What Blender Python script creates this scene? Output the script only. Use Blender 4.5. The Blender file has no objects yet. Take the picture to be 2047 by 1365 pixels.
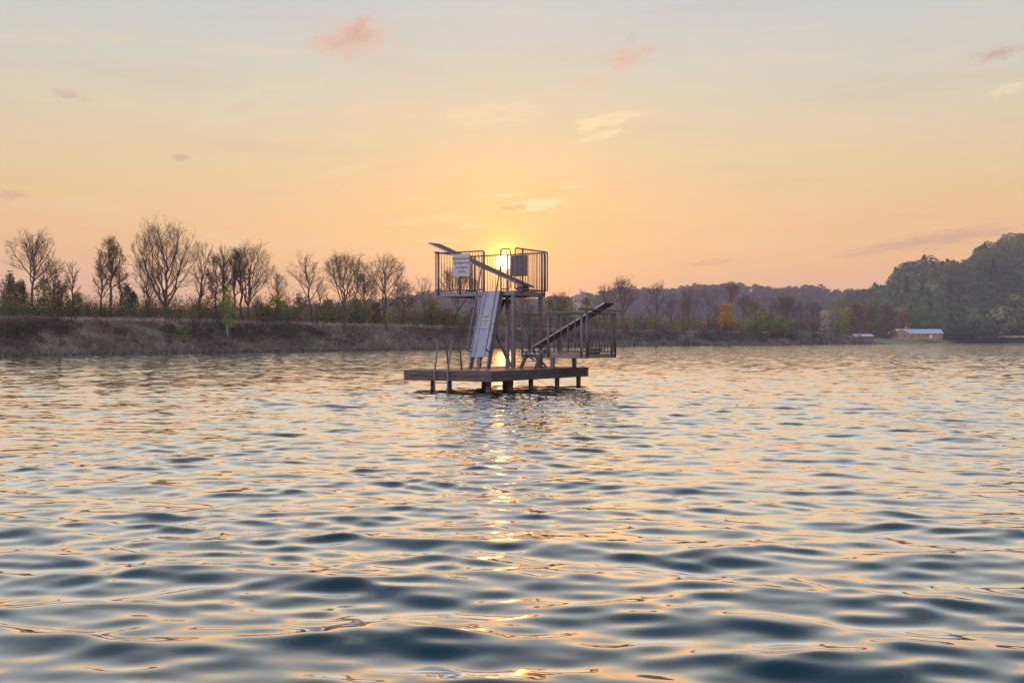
import bpy, math, random
import numpy as np
from mathutils import Vector, Matrix

random.seed(7)
SC = bpy.context.scene
COL = SC.collection
F = 2274.0            # focal length in photo pixels (40 mm on a 36 mm wide frame)
CX, HY, CH = 1023.5, 680.0, 1.6   # photo centre column, horizon row, camera height

# ------------------------------------------------------------------ helpers
def link(o):
    COL.objects.link(o); return o

def tag(o, label=None, cat=None, group=None, kind=None):
    if label: o['label'] = label
    if cat: o['category'] = cat
    if group: o['group'] = group
    if kind: o['kind'] = kind
    return o

def empty(name, loc, rz=0.0, parent=None):
    o = bpy.data.objects.new(name, None); o.empty_display_size = 0.2
    o.location = loc; o.rotation_euler = (0, 0, rz); o.parent = parent
    return link(o)

def unit(v):
    v = Vector(v); return v.normalized()

class MB:
    """collects shapes, builds one mesh object"""
    def __init__(s): s.v = []; s.f = []
    def add(s, vs, fs):
        b = len(s.v); s.v.extend([tuple(p) for p in vs]); s.f.extend([tuple(i + b for i in f) for f in fs])
    def box(s, lo, hi):
        x0, y0, z0 = lo; x1, y1, z1 = hi
        s.add([(x0,y0,z0),(x1,y0,z0),(x1,y1,z0),(x0,y1,z0),(x0,y0,z1),(x1,y0,z1),(x1,y1,z1),(x0,y1,z1)],
              [(0,3,2,1),(4,5,6,7),(0,1,5,4),(1,2,6,5),(2,3,7,6),(3,0,4,7)])
    def bar(s, p0, p1, w, t, side=(1,0,0)):
        """square-section bar p0->p1; w along side, t along the other normal"""
        p0 = Vector(p0); p1 = Vector(p1); d = (p1-p0).normalized()
        a = Vector(side); a = (a - d*a.dot(d)).normalized(); b = d.cross(a)
        a *= w/2; b *= t/2
        s.add([p0-a-b,p0+a-b,p0+a+b,p0-a+b,p1-a-b,p1+a-b,p1+a+b,p1-a+b],
              [(0,3,2,1),(4,5,6,7),(0,1,5,4),(1,2,6,5),(2,3,7,6),(3,0,4,7)])
    def tube(s, pts, r, n=8, closed=False):
        pts = [Vector(p) for p in pts]; m = len(pts)
        rs = r if isinstance(r, (list, tuple)) else [r]*m
        b = len(s.v); prev = None
        for i, p in enumerate(pts):
            if closed: d = (pts[(i+1) % m] - pts[i-1]).normalized()
            else: d = (pts[min(i+1, m-1)] - pts[max(i-1, 0)]).normalized()
            if prev is None:
                a = Vector((0,0,1)) if abs(d.z) < .9 else Vector((1,0,0))
            else: a = prev
            a = (a - d*a.dot(d)).normalized(); prev = a; c = d.cross(a)
            for k in range(n):
                t = 2*math.pi*k/n
                s.v.append(tuple(p + (a*math.cos(t) + c*math.sin(t))*rs[i]))
        for i in range(m if closed else m-1):
            j = (i+1) % m
            for k in range(n):
                l = (k+1) % n
                s.f.append((b+i*n+k, b+i*n+l, b+j*n+l, b+j*n+k))
        if not closed:
            s.f.append(tuple(b+k for k in reversed(range(n)))); s.f.append(tuple(b+(m-1)*n+k for k in range(n)))
    def build(s, name, mat, parent=None, smooth=False, bevel=0.0):
        me = bpy.data.meshes.new(name); me.from_pydata(s.v, [], s.f); me.update()
        o = bpy.data.objects.new(name, me); me.materials.append(mat); o.parent = parent; link(o)
        if smooth: me.polygons.foreach_set('use_smooth', [True]*len(me.polygons))
        if bevel:
            m = o.modifiers.new('bevel', 'BEVEL'); m.width = bevel; m.segments = 2; m.limit_method = 'ANGLE'
        return o

def rounded(pts, r, seg=4, closed=False):
    """polyline with rounded corners"""
    P = [Vector(p) for p in pts]; n = len(P); out = []
    for i in range(n):
        if not closed and i in (0, n-1): out.append(P[i]); continue
        a = P[i-1]; b = P[i]; c = P[(i+1) % n]
        da = (a-b).normalized(); dc = (c-b).normalized()
        rr = min(r, (a-b).length*.45, (c-b).length*.45)
        q0 = b+da*rr; q1 = b+dc*rr
        for k in range(seg+1):
            t = k/seg; out.append(q0*(1-t)**2 + b*2*t*(1-t) + q1*t*t)
    return out

def np_mesh(name, verts, faces, mat, parent=None, tint=None, smooth=False):
    """fast mesh from numpy arrays (faces: M x 3 or M x 4)"""
    me = bpy.data.meshes.new(name); n = len(verts); m, k = faces.shape
    me.vertices.add(n); me.vertices.foreach_set('co', np.asarray(verts, np.float32).ravel())
    me.loops.add(m*k); me.loops.foreach_set('vertex_index', faces.astype(np.int32).ravel())
    me.polygons.add(m); me.polygons.foreach_set('loop_start', np.arange(0, m*k, k, dtype=np.int32))
    if smooth: me.polygons.foreach_set('use_smooth', np.ones(m, bool))
    if tint is not None:
        a = me.attributes.new('tint', 'FLOAT_COLOR', 'POINT')
        c = np.ones((n, 4), np.float32); c[:, :3] = tint; a.data.foreach_set('color', c.ravel())
    me.update(calc_edges=True); me.validate()
    me.materials.append(mat)
    o = bpy.data.objects.new(name, me); o.parent = parent
    return link(o)

# ------------------------------------------------------------------ materials
def srgb(r, g, b):
    f = lambda c: (c/255/12.92) if c/255 <= .04045 else ((c/255+.055)/1.055)**2.4
    return (f(r), f(g), f(b), 1)

def new_mat(name):
    m = bpy.data.materials.new(name); m.use_nodes = True
    nt = m.node_tree; bs = nt.nodes['Principled BSDF']
    return m, nt, bs

def noise_mat(name, c1, c2, rough=.6, metal=0.0, scale=(6,6,6), detail=6, bump=0.0, bump_scale=40, c3=None, rough2=None):
    m, nt, bs = new_mat(name); N = nt.nodes; L = nt.links
    tc = N.new('ShaderNodeTexCoord'); mp = N.new('ShaderNodeMapping'); mp.inputs['Scale'].default_value = scale
    L.new(tc.outputs['Object'], mp.inputs['Vector'])
    nz = N.new('ShaderNodeTexNoise'); nz.inputs['Scale'].default_value = 1; nz.inputs['Detail'].default_value = detail
    nz.inputs['Roughness'].default_value = .65
    L.new(mp.outputs[0], nz.inputs['Vector'])
    rp = N.new('ShaderNodeValToRGB'); rp.color_ramp.elements[0].position = .3; rp.color_ramp.elements[1].position = .7
    rp.color_ramp.elements[0].color = (*c1[:3], 1); rp.color_ramp.elements[1].color = (*c2[:3], 1)
    if c3:
        e = rp.color_ramp.elements.new(.5); e.color = (*c3[:3], 1)
    L.new(nz.outputs['Fac'], rp.inputs[0]); L.new(rp.outputs[0], bs.inputs['Base Color'])
    bs.inputs['Metallic'].default_value = metal; bs.inputs['Roughness'].default_value = rough
    if rough2 is not None:
        mr = N.new('ShaderNodeMapRange'); mr.inputs['To Min'].default_value = rough; mr.inputs['To Max'].default_value = rough2
        L.new(nz.outputs['Fac'], mr.inputs['Value']); L.new(mr.outputs[0], bs.inputs['Roughness'])
    if bump:
        n2 = N.new('ShaderNodeTexNoise'); n2.inputs['Scale'].default_value = bump_scale; n2.inputs['Detail'].default_value = 4
        L.new(mp.outputs[0], n2.inputs['Vector'])
        bp = N.new('ShaderNodeBump'); bp.inputs['Strength'].default_value = bump; bp.inputs['Distance'].default_value = .02
        L.new(n2.outputs['Fac'], bp.inputs['Height']); L.new(bp.outputs[0], bs.inputs['Normal'])
    return m

def leaf_mat(name, transl=.45):
    """leaf / blade material coloured by the per-leaf tint attribute"""
    m = bpy.data.materials.new(name); m.use_nodes = True; nt = m.node_tree; N = nt.nodes; L = nt.links
    N.remove(N['Principled BSDF']); out = N['Material Output']
    at = N.new('ShaderNodeAttribute'); at.attribute_name = 'tint'
    nz = N.new('ShaderNodeTexNoise'); nz.inputs['Scale'].default_value = .8
    tc = N.new('ShaderNodeTexCoord'); L.new(tc.outputs['Object'], nz.inputs['Vector'])
    mr = N.new('ShaderNodeMapRange'); mr.inputs['From Min'].default_value = .3; mr.inputs['From Max'].default_value = .7
    mr.inputs['To Min'].default_value = .65; mr.inputs['To Max'].default_value = 1.3
    L.new(nz.outputs['Fac'], mr.inputs['Value'])
    mx = N.new('ShaderNodeVectorMath'); mx.operation = 'SCALE'
    L.new(at.outputs['Color'], mx.inputs[0]); L.new(mr.outputs[0], mx.inputs['Scale'])
    d = N.new('ShaderNodeBsdfDiffuse'); t = N.new('ShaderNodeBsdfTranslucent'); mix = N.new('ShaderNodeMixShader')
    mix.inputs[0].default_value = transl
    L.new(mx.outputs[0], d.inputs['Color']); L.new(mx.outputs[0], t.inputs['Color'])
    L.new(d.outputs[0], mix.inputs[1]); L.new(t.outputs[0], mix.inputs[2]); L.new(mix.outputs[0], out.inputs['Surface'])
    return m

M = {}
M['steel'] = noise_mat('galvanised_steel', (.085,.077,.088), (.165,.152,.172), .42, .4, (9,9,9), bump=.15, c3=(.12,.11,.127), rough2=.6)
M['rail'] = noise_mat('railing_steel', (.065,.057,.063), (.15,.135,.148), .38, .35, (14,14,14), rough2=.6)
M['sheet'] = noise_mat('sheet_metal', (.16,.167,.215), (.27,.277,.335), .38, .4, (5,5,1.2), bump=.1, bump_scale=8, rough2=.6)
M['wood'] = noise_mat('weathered_wood', (.10,.075,.065), (.27,.22,.20), .8, 0, (1.2,14,14), 8, .5, 30, c3=(.19,.15,.135))
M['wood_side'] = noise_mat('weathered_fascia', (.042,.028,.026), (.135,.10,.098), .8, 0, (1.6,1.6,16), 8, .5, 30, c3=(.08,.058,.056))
M['plank'] = noise_mat('springboard_grip', (.085,.055,.045), (.145,.10,.083), .75, 0, (20,20,20), 5, .3, 40)
M['board_edge'] = noise_mat('board_edge', (.24,.22,.22), (.36,.33,.33), .5, .3, (12,12,12))
M['dark_pile'] = noise_mat('wet_pile', (.035,.028,.024), (.10,.08,.07), .55, 0, (8,8,3), 6, .4)
M['sign_white'] = noise_mat('sign_enamel', (.28,.265,.285), (.36,.345,.365), .45, 0, (5,5,5), c3=(.32,.305,.325))
M['sign_back'] = noise_mat('sign_back', (.10,.08,.075), (.18,.14,.13), .5, .2, (6,6,6))
M['ink'] = noise_mat('black_ink', (.02,.02,.022), (.035,.03,.035), .6, 0, (30,30,30))
M['bark'] = noise_mat('bark', (.045,.032,.027), (.105,.075,.06), .9, 0, (3,3,.6), 6, .6, 12)
M['twig'] = noise_mat('twig_bark', (.085,.05,.034), (.16,.098,.066), .9, 0, (1,1,1))
M['birch'] = noise_mat('birch_bark', (.10,.09,.09), (.55,.52,.5), .8, 0, (2,2,5))
M['leaf'] = leaf_mat('leaf_tinted', .52)
M['blade'] = leaf_mat('dry_blade', .3)
M['needle'] = leaf_mat('far_canopy', .3)

# ------------------------------------------------------------------ camera
cam_d = bpy.data.cameras.new('camera'); cam = link(bpy.data.objects.new('camera', cam_d))
cam_d.lens = 40; cam_d.sensor_width = 36; cam_d.clip_end = 9000; cam_d.clip_start = .1
cam.location = (0, 0, CH); cam.rotation_euler = (math.radians(90), 0, 0)
cam_d.shift_y = (HY - 682.5)/2047.0   # horizon row 680 of 1365
SC.camera = cam

# ------------------------------------------------------------------ sky and sun
SUN_TX, SUN_TZ = (1008-CX)/F, (HY-523)/F
SUN = unit((SUN_TX, 1, SUN_TZ))
SUN_EL = math.asin(SUN.z); SUN_AZ = math.atan2(SUN.x, SUN.y)

class G:
    """tiny node graph helper"""
    def __init__(s, nt): s.nt = nt
    def n(s, t, **kw):
        x = s.nt.nodes.new(t)
        for k, v in kw.items(): setattr(x, k, v)
        return x
    def put(s, sock, val):
        if isinstance(val, bpy.types.NodeSocket): s.nt.links.new(val, sock)
        else: sock.default_value = val
    def m(s, op, a, b=0.0, c=None, clamp=False):
        x = s.n('ShaderNodeMath', operation=op, use_clamp=clamp); s.put(x.inputs[0], a); s.put(x.inputs[1], b)
        if c is not None: s.put(x.inputs[2], c)
        return x.outputs[0]
    def mix(s, f, a, b, mode='MIX'):
        x = s.n('ShaderNodeMix', data_type='RGBA', blend_type=mode); s.put(x.inputs[0], f); s.put(x.inputs[6], a); s.put(x.inputs[7], b)
        return x.outputs[2]
    def ramp(s, f, stops):
        x = s.n('ShaderNodeValToRGB'); e = x.color_ramp.elements
        while len(e) > 1: e.remove(e[-1])
        e[0].position = stops[0][0]; e[0].color = stops[0][1]
        for p, c in stops[1:]:
            q = e.new(p); q.color = c
        s.put(x.inputs[0], f); return x.outputs[0]
    def smooth(s, v, lo, hi):
        x = s.n('ShaderNodeMapRange', interpolation_type='SMOOTHSTEP'); s.put(x.inputs['Value'], v)
        x.inputs['From Min'].default_value = lo; x.inputs['From Max'].default_value = hi
        return x.outputs[0]

def build_world():
    w = bpy.data.worlds.new('World'); SC.world = w; w.use_nodes = True
    nt = w.node_tree; g = G(nt); bg = nt.nodes['Background']
    tc = g.n('ShaderNodeTexCoord'); sp = g.n('ShaderNodeSeparateXYZ'); nt.links.new(tc.outputs['Generated'], sp.inputs[0])
    X, Y, Z = sp.outputs
    zc = g.m('MAXIMUM', Z, 0.0)
    front = g.ramp(zc, [(0, (1.17,.58,.255,1)), (.03, (1.10,.575,.24,1)), (.07, (1.0,.585,.23,1)), (.12, (.89,.61,.295,1)),
        (.17, srgb(229,208,170)), (.22, srgb(214,209,191)), (.285, srgb(199,206,208)), (.38, srgb(190,197,196)), (.55, srgb(128,146,165)), (.8, srgb(80,104,136)), (1, srgb(66,90,124))])
    back = g.ramp(zc, [(0, (1.35,1.12,1.18,1)), (.2, (1.38,1.24,1.38,1)), (.5, (1.0,1.05,1.28,1)), (1, (.07,.12,.21,1))])
    fb = g.smooth(Y, .35, -.55)
    bs_ = g.n('ShaderNodeVectorMath', operation='SCALE'); g.put(bs_.inputs[0], back); g.put(bs_.inputs['Scale'], g.m('MULTIPLY_ADD', g.smooth(X, .8, -.8), 1.45, .75)); back = bs_.outputs[0]
    col = g.mix(fb, front, back)
    # pinker towards the left and right of the sun, near the horizon
    dx = g.m('ABSOLUTE', g.m('SUBTRACT', X, SUN.x))
    side = g.m('MULTIPLY', g.smooth(dx, .08, .45), g.smooth(Z, .22, .0))
    side = g.m('MULTIPLY', side, g.m('SUBTRACT', 1.0, fb))
    col = g.mix(g.m('MULTIPLY', side, .35), col, (.95,.49,.31,1))
    # thin high streaky veil
    mp = g.n('ShaderNodeMapping'); mp.inputs['Scale'].default_value = (2.2, 2.2, 16); mp.inputs['Rotation'].default_value = (0, math.radians(-8), 0)
    nt.links.new(tc.outputs['Generated'], mp.inputs[0])
    nz = g.n('ShaderNodeTexNoise'); nz.inputs['Scale'].default_value = 2.5; nz.inputs['Detail'].default_value = 6; nz.inputs['Roughness'].default_value = .6
    nt.links.new(mp.outputs[0], nz.inputs['Vector'])
    veil = g.m('MULTIPLY', g.smooth(nz.outputs['Fac'], .5, .72), .42)
    col = g.mix(veil, col, srgb(244,214,170))
    veil2 = g.m('MULTIPLY', g.smooth(nz.outputs['Fac'], .48, .28), .22)
    col = g.mix(veil2, col, srgb(205,180,165))
    # aureole of the low sun
    dt = g.n('ShaderNodeVectorMath', operation='DOT_PRODUCT'); nt.links.new(tc.outputs['Generated'], dt.inputs[0]); dt.inputs[1].default_value = SUN
    ang = g.m('ARCCOSINE', g.m('MINIMUM', dt.outputs['Value'], 1.0))
    def gl(sig, pw=1.0):
        q = g.m('DIVIDE', ang, sig)
        return g.m('EXPONENT', g.m('MULTIPLY', g.m('POWER', q, pw), -1.0))
    def addc(col, f, c):
        x = g.n('ShaderNodeVectorMath', operation='SCALE'); x.inputs[0].default_value = c; g.put(x.inputs['Scale'], f)
        y = g.n('ShaderNodeVectorMath', operation='ADD'); g.put(y.inputs[0], col); nt.links.new(x.outputs[0], y.inputs[1])
        return y.outputs[0]
    col = g.mix(g.m('MULTIPLY', gl(math.radians(3.4)), .80), col, (1.12,.54,.13,1))
    # clouds: (x, y, half width, half height, tilt, noise stretch, colour, strength, roughness)
    yy = g.m('MAXIMUM', Y, .05)
    tx = g.m('DIVIDE', X, yy); tz = g.m('DIVIDE', Z, yy)
    cb = g.n('ShaderNodeCombineXYZ'); g.put(cb.inputs[0], tx); g.put(cb.inputs[1], tz)
    infront = g.smooth(Y, .1, .3)
    pink = srgb(217,184,166); grey = srgb(204,184,174); lit = srgb(255,228,180); lil = srgb(212,170,145)
    clouds = [(705,80,108,48,4,1.6,pink,.9,0),(718,56,40,24,50,1.6,srgb(216,172,158),.7,5),(650,78,34,12,5,2,pink,.6,6),
        (1252,118,48,30,15,1.6,srgb(222,186,166),.75,1),(1296,99,20,9,10,1.6,pink,.7,2),(1262,78,20,14,50,1.6,grey,.4,12),(1190,165,60,26,10,2.5,srgb(226,195,165),.35,9),
        (135,188,34,13,-8,2,grey,.75,3),(178,200,18,7,0,2,grey,.4,8),(361,315,22,9,5,1.6,srgb(205,170,150),.7,4),(20,390,40,12,0,2.5,srgb(215,172,145),.6,5),
        (1990,108,75,20,14,2.2,srgb(206,178,164),.75,6),(2015,178,50,12,14,3,lit,.6,7),(1215,240,75,20,14,4,lit,.75,8),(1200,272,60,9,14,4,lit,.7,9),(1205,256,18,7,10,2,srgb(226,186,150),.5,3),
        (1055,412,95,14,5,4,lit,.85,9),(1022,416,48,8,4,3,srgb(234,172,115),.9,2),(1010,391,60,6,4,4,lit,.7,11),(940,452,40,9,3,2.5,lit,.4,5),(1145,373,40,5,6,4,lit,.5,12),(860,440,110,10,6,5,lit,.35,13),(700,340,60,10,8,4,lit,.25,14),(880,482,70,4,2,4,lit,.5,15),
        (1870,480,210,20,8,5,srgb(216,170,138),.75,14),(1420,525,80,9,8,4,srgb(226,172,130),.6,15),(1720,508,70,9,5,4,srgb(222,172,138),.5,16),(985,230,110,30,5,2.5,srgb(240,216,180),.45,17),(500,210,150,40,15,3,srgb(222,212,186),.35,18),(430,470,60,6,10,4,lit,.2,19)]
    for (cx_, cy_, hw, hh, tilt, st, cc, strg, seed) in clouds:
        mp = g.n('ShaderNodeMapping', vector_type='TEXTURE')
        mp.inputs['Location'].default_value = ((cx_-CX)/F, (HY-cy_)/F, 0); mp.inputs['Rotation'].default_value = (0, 0, math.radians(tilt))
        mp.inputs['Scale'].default_value = (hw/F, hh/F, 1)
        nt.links.new(cb.outputs[0], mp.inputs[0])
        ln = g.n('ShaderNodeVectorMath', operation='LENGTH'); nt.links.new(mp.outputs[0], ln.inputs[0])
        m2 = g.n('ShaderNodeMapping'); m2.inputs['Scale'].default_value = (hw/hh/st, 1, 1); m2.inputs['Location'].default_value = (seed*3.7, seed*1.3, 0)
        nt.links.new(mp.outputs[0], m2.inputs[0])
        nz = g.n('ShaderNodeTexNoise'); nz.inputs['Scale'].default_value = 1.5; nz.inputs['Detail'].default_value = 6; nz.inputs['Roughness'].default_value = .66
        nt.links.new(m2.outputs[0], nz.inputs['Vector'])
        d = g.m('ADD', ln.outputs['Value'], g.m('MULTIPLY', g.m('SUBTRACT', nz.outputs['Fac'], .5), 2.3))
        a = g.m('MULTIPLY', g.smooth(d, 1.05, .25), g.m('MULTIPLY', infront, strg))
        # edge of the cloud fades out inside its ellipse
        a = g.m('MULTIPLY', a, g.smooth(ln.outputs['Value'], 1.5, .8))
        if hw*hh > 500: cc = g.mix(g.smooth(d, .75, -.35), tuple(min(1, q*1.10) for q in cc[:3])+(1,), tuple(q*.84 for q in cc[:3])+(1,))
        col = g.mix(a, col, cc)
    col = addc(col, gl(math.radians(7.5)), (.12, .05, .0))
    col = addc(col, gl(math.radians(1.6)), (.85, .31, .0))
    col = addc(col, gl(math.radians(.55), 1.3), (5, 2.4, .3))
    disc = g.smooth(ang, math.radians(.44), math.radians(.34))
    col = addc(col, disc, (28, 22, 13))
    # a share of the physical sky, sun disc off, same sun direction
    sky = g.n('ShaderNodeTexSky', sky_type='NISHITA'); sky.sun_disc = False
    sky.sun_elevation = SUN_EL; sky.sun_rotation = SUN_AZ; sky.dust_density = 2; sky.air_density = 1.2
    sc = g.n('ShaderNodeVectorMath', operation='SCALE'); nt.links.new(sky.outputs[0], sc.inputs[0]); sc.inputs['Scale'].default_value = .006
    ad = g.n('ShaderNodeVectorMath', operation='ADD'); g.put(ad.inputs[0], col); nt.links.new(sc.outputs[0], ad.inputs[1])
    nt.links.new(ad.outputs[0], bg.inputs['Color']); bg.inputs['Strength'].default_value = 1.0
    w.cycles.sampling_method = 'MANUAL'; w.cycles.sample_map_resolution = 1024
build_world()

sun_d = bpy.data.lights.new('sun', 'SUN'); sun = link(bpy.data.objects.new('sun', sun_d))
sun_d.energy = 3.4; sun_d.angle = math.radians(.5); sun_d.color = (1, .30, .05)
sun.rotation_euler = SUN.to_track_quat('Z', 'Y').to_euler(); sun.location = (0, 0, 60)

# ------------------------------------------------------------------ water
def build_water():
    rng = np.random.default_rng(11)
    # wave components
    nC = 120
    lam = np.exp(rng.uniform(math.log(.2), math.log(2.6), nC))
    th = rng.normal(0, .21, nC) + np.where(rng.random(nC) < .6, math.radians(-15), math.radians(19))       # travel direction, measured from -Y
    th = np.where(lam < .6, th*1.5, th)
    k = 2*math.pi/lam
    shape = np.exp(-((np.log(lam) - math.log(.60))/.9)**2) + .10
    slope = np.sqrt(shape/np.sum(shape))*WAVE_RMS*math.sqrt(2)
    amp = slope/k
    ph = rng.uniform(0, 2*math.pi, nC)
    kx = k*np.sin(th); ky = -k*np.cos(th)
    a1 = np.radians(np.linspace(-27, 27, 680)); a2 = np.radians(np.linspace(27.3, 58, 150)); a3 = np.radians(np.linspace(61, 299, 60))
    an = np.concatenate([-a2[::-1], a1, a2, a3]); nA = len(an)
    r = [1.2]
    while r[-1] < 1500:
        q = r[-1]
        ratio = 90 if q < 2.8 else (360 if q < 45 else max(40, 360*(45/q)**(.35 if q < 260 else .8)))
        r.append(q*(1+1/ratio))
    r = np.array(r); nR = len(r)
    R, A = np.meshgrid(r, an, indexing='ij')
    x = R*np.sin(A); y = R*np.cos(A)
    dr = np.gradient(r)[:, None]*np.ones_like(A); da = np.abs(np.gradient(np.unwrap(an)))[None, :]*R
    sx = x.astype(np.float32).copy(); sy = y.astype(np.float32).copy(); z = np.zeros_like(sx); miss = np.zeros_like(sx)
    # slow gust pattern
    gust = 1.02 + .34*np.sin(x*.045+y*.021+.4)*np.sin(y*.06-x*.012) + .30*np.sin(x*.21+y*.13+1.0)*np.sin(y*.17-x*.05) + .18*np.sin(x*.06-y*.045+2) + .25*np.sin(x*.9+y*.35+.7)*np.sin(y*.75-x*.2+1.1)
    for i in range(nC):
        sp = np.maximum(np.abs(dr*math.cos(th[i])), np.abs(da*math.sin(th[i])))
        att = np.clip((lam[i]/np.maximum(sp, 1e-4) - 2.2)/2.2, 0, 1).astype(np.float32)
        p = (kx[i]*x + ky[i]*y + ph[i]).astype(np.float32)
        c = np.cos(p); s = np.sin(p); a = amp[i]*att
        z += a*c; sx -= 1.0*a*s*math.sin(th[i]); sy += 1.0*a*s*math.cos(th[i])
        miss += (slope[i]**2/2)*(1-att**2)
    z *= gust.astype(np.float32)
    co = np.stack([sx, sy, z], -1).reshape(-1, 3)
    i, j = np.meshgrid(np.arange(nR-1), np.arange(nA), indexing='ij'); j2 = (j+1) % nA
    fc = np.stack([i*nA+j, (i+1)*nA+j, (i+1)*nA+j2, i*nA+j2], -1).reshape(-1, 4)[:, ::-1]
    # close the small hole below the camera
    co = np.vstack([co, [[0, 0, 0]]]); cidx = len(co)-1
    jj = np.arange(0, nA); ring = np.stack([jj, (jj+1) % nA, np.full(nA, cidx), np.full(nA, cidx)], -1)
    me = bpy.data.meshes.new('water'); n = len(co); m = len(fc)
    me.vertices.add(n); me.vertices.foreach_set('co', co.astype(np.float32).ravel())
    tri = np.stack([(jj+1) % nA, jj, np.full(nA, cidx)], -1)
    me.loops.add(m*4+nA*3); me.loops.foreach_set('vertex_index', np.concatenate([fc.ravel(), tri.ravel()]).astype(np.int32))
    me.polygons.add(m+nA)
    me.polygons.foreach_set('loop_start', np.concatenate([np.arange(0, m*4, 4), m*4+np.arange(0, nA*3, 3)]).astype(np.int32))
    me.polygons.foreach_set('use_smooth', np.ones(m+nA, bool))
    a = me.attributes.new('missing', 'FLOAT', 'POINT'); a.data.foreach_set('value', np.concatenate([np.sqrt(miss).ravel(), [0]]).astype(np.float32))
    me.update(calc_edges=True)
    # material
    mt, nt, bs = new_mat('lake_water'); g = G(nt)
    nt.nodes.remove(bs); df = g.n('ShaderNodeBsdfDiffuse'); df.inputs['Color'].default_value = (.016, .046, .062, 1); gs = g.n('ShaderNodeBsdfGlossy'); gs.inputs['Roughness'].default_value = .035; gs.inputs['Color'].default_value = (1, 1, 1, 1)
    fr = g.n('ShaderNodeFresnel'); fr.inputs['IOR'].default_value = 1.333; ms = g.n('ShaderNodeMixShader')
    g.put(ms.inputs[0], g.m('MULTIPLY', g.m('SUBTRACT', fr.outputs[0], .048), 3.2, clamp=True)); nt.links.new(df.outputs[0], ms.inputs[1]); nt.links.new(gs.outputs[0], ms.inputs[2]); nt.links.new(ms.outputs[0], nt.nodes['Material Output'].inputs['Surface'])
    at = g.n('ShaderNodeAttribute', attribute_name='missing')
    ge = g.n('ShaderNodeNewGeometry')
    def slopes(scale, seed):
        mp = g.n('ShaderNodeMapping'); mp.inputs['Scale'].default_value = scale; mp.inputs['Location'].default_value = (seed, seed*2, 0)
        nt.links.new(ge.outputs['Position'], mp.inputs[0])
        nz = g.n('ShaderNodeTexNoise'); nz.inputs['Scale'].default_value = 1; nz.inputs['Detail'].default_value = 3
        nt.links.new(mp.outputs[0], nz.inputs['Vector'])
        v = g.n('ShaderNodeVectorMath', operation='SUBTRACT'); nt.links.new(nz.outputs['Color'], v.inputs[0]); v.inputs[1].default_value = (.5, .5, .5)
        return v.outputs[0]
    far = slopes((1.5, 3.4, 1), 3)
    fs = g.n('ShaderNodeVectorMath', operation='MULTIPLY'); nt.links.new(far, fs.inputs[0]); fs.inputs[1].default_value = (5.5, 10.5, 0)
    f2 = g.n('ShaderNodeVectorMath', operation='SCALE'); nt.links.new(fs.outputs[0], f2.inputs[0]); g.put(f2.inputs['Scale'], at.outputs['Fac'])
    near = slopes((5, 11, 1), 9)
    ns = g.n('ShaderNodeVectorMath', operation='MULTIPLY'); nt.links.new(near, ns.inputs[0]); ns.inputs[1].default_value = (.03, .055, 0)
    s1 = g.n('ShaderNodeVectorMath', operation='ADD'); nt.links.new(f2.outputs[0], s1.inputs[0]); nt.links.new(ns.outputs[0], s1.inputs[1])
    s2 = g.n('ShaderNodeVectorMath', operation='ADD'); nt.links.new(s1.outputs[0], s2.inputs[0]); nt.links.new(ge.outputs['Normal'], s2.inputs[1])
    nn = g.n('ShaderNodeVectorMath', operation='NORMALIZE'); nt.links.new(s2.outputs[0], nn.inputs[0])
    [nt.links.new(nn.outputs[0], q.inputs['Normal']) for q in (df, gs, fr)]
    me.materials.append(mt)
    o = link(bpy.data.objects.new('water', me)); tag(o, 'rippled lake water reflecting the sunset sky', None, None, 'structure')
WAVE_RMS = .072
build_water()

# ------------------------------------------------------------------ shore geometry
SH_PX = np.array([-1500,-900,-300, 0, 360, 821, 1240, 1700, 2047, 2600, 3400])
SH_D = np.array([48, 70, 98, 114, 132, 182, 289, 428, 774, 960, 1100.])
SL_PX = np.array([-1500,-300, 0, 360, 821, 1240, 1700, 3400]); SL_W = np.array([7., 8.5, 9.3, 11, 17, 28, 24, 24])
def shore_d(px): return float(np.interp(px, SH_PX, SH_D))
def slope_w(px): return float(np.interp(px, SL_PX, SL_W))
def smooth01(t): t = min(max(t, 0), 1); return t*t*(3-2*t)
def ground_z(px, d):
    """height of the bank d metres (along the sight line) behind the waterline"""
    w = slope_w(px)
    if d < 0: lev = -.5
    elif d < .12*w: lev = .45*d/(.12*w)
    elif d < w: lev = .45 + 3.6*((d-.12*w)/(.88*w))**.85
    elif d < w+.45*w: lev = 4.05
    elif d < 2.2*w: lev = 4.05 - .9*smooth01((d-1.45*w)/(.75*w))
    else: lev = 3.15
    low = -.5 if d < 0 else (.35*min(d/4, 1) + 1.75*smooth01((d-3)/30) + 2.0*smooth01((d-45)/200))
    t = smooth01((px-1640)/120)
    return lev*(1-t) + low*t
def at(px, d):
    D = shore_d(px)+d
    return Vector(((px-CX)/F*D, D, ground_z(px, d)))
def zrow(y, D): return CH + (HY-y)*D/F

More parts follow.
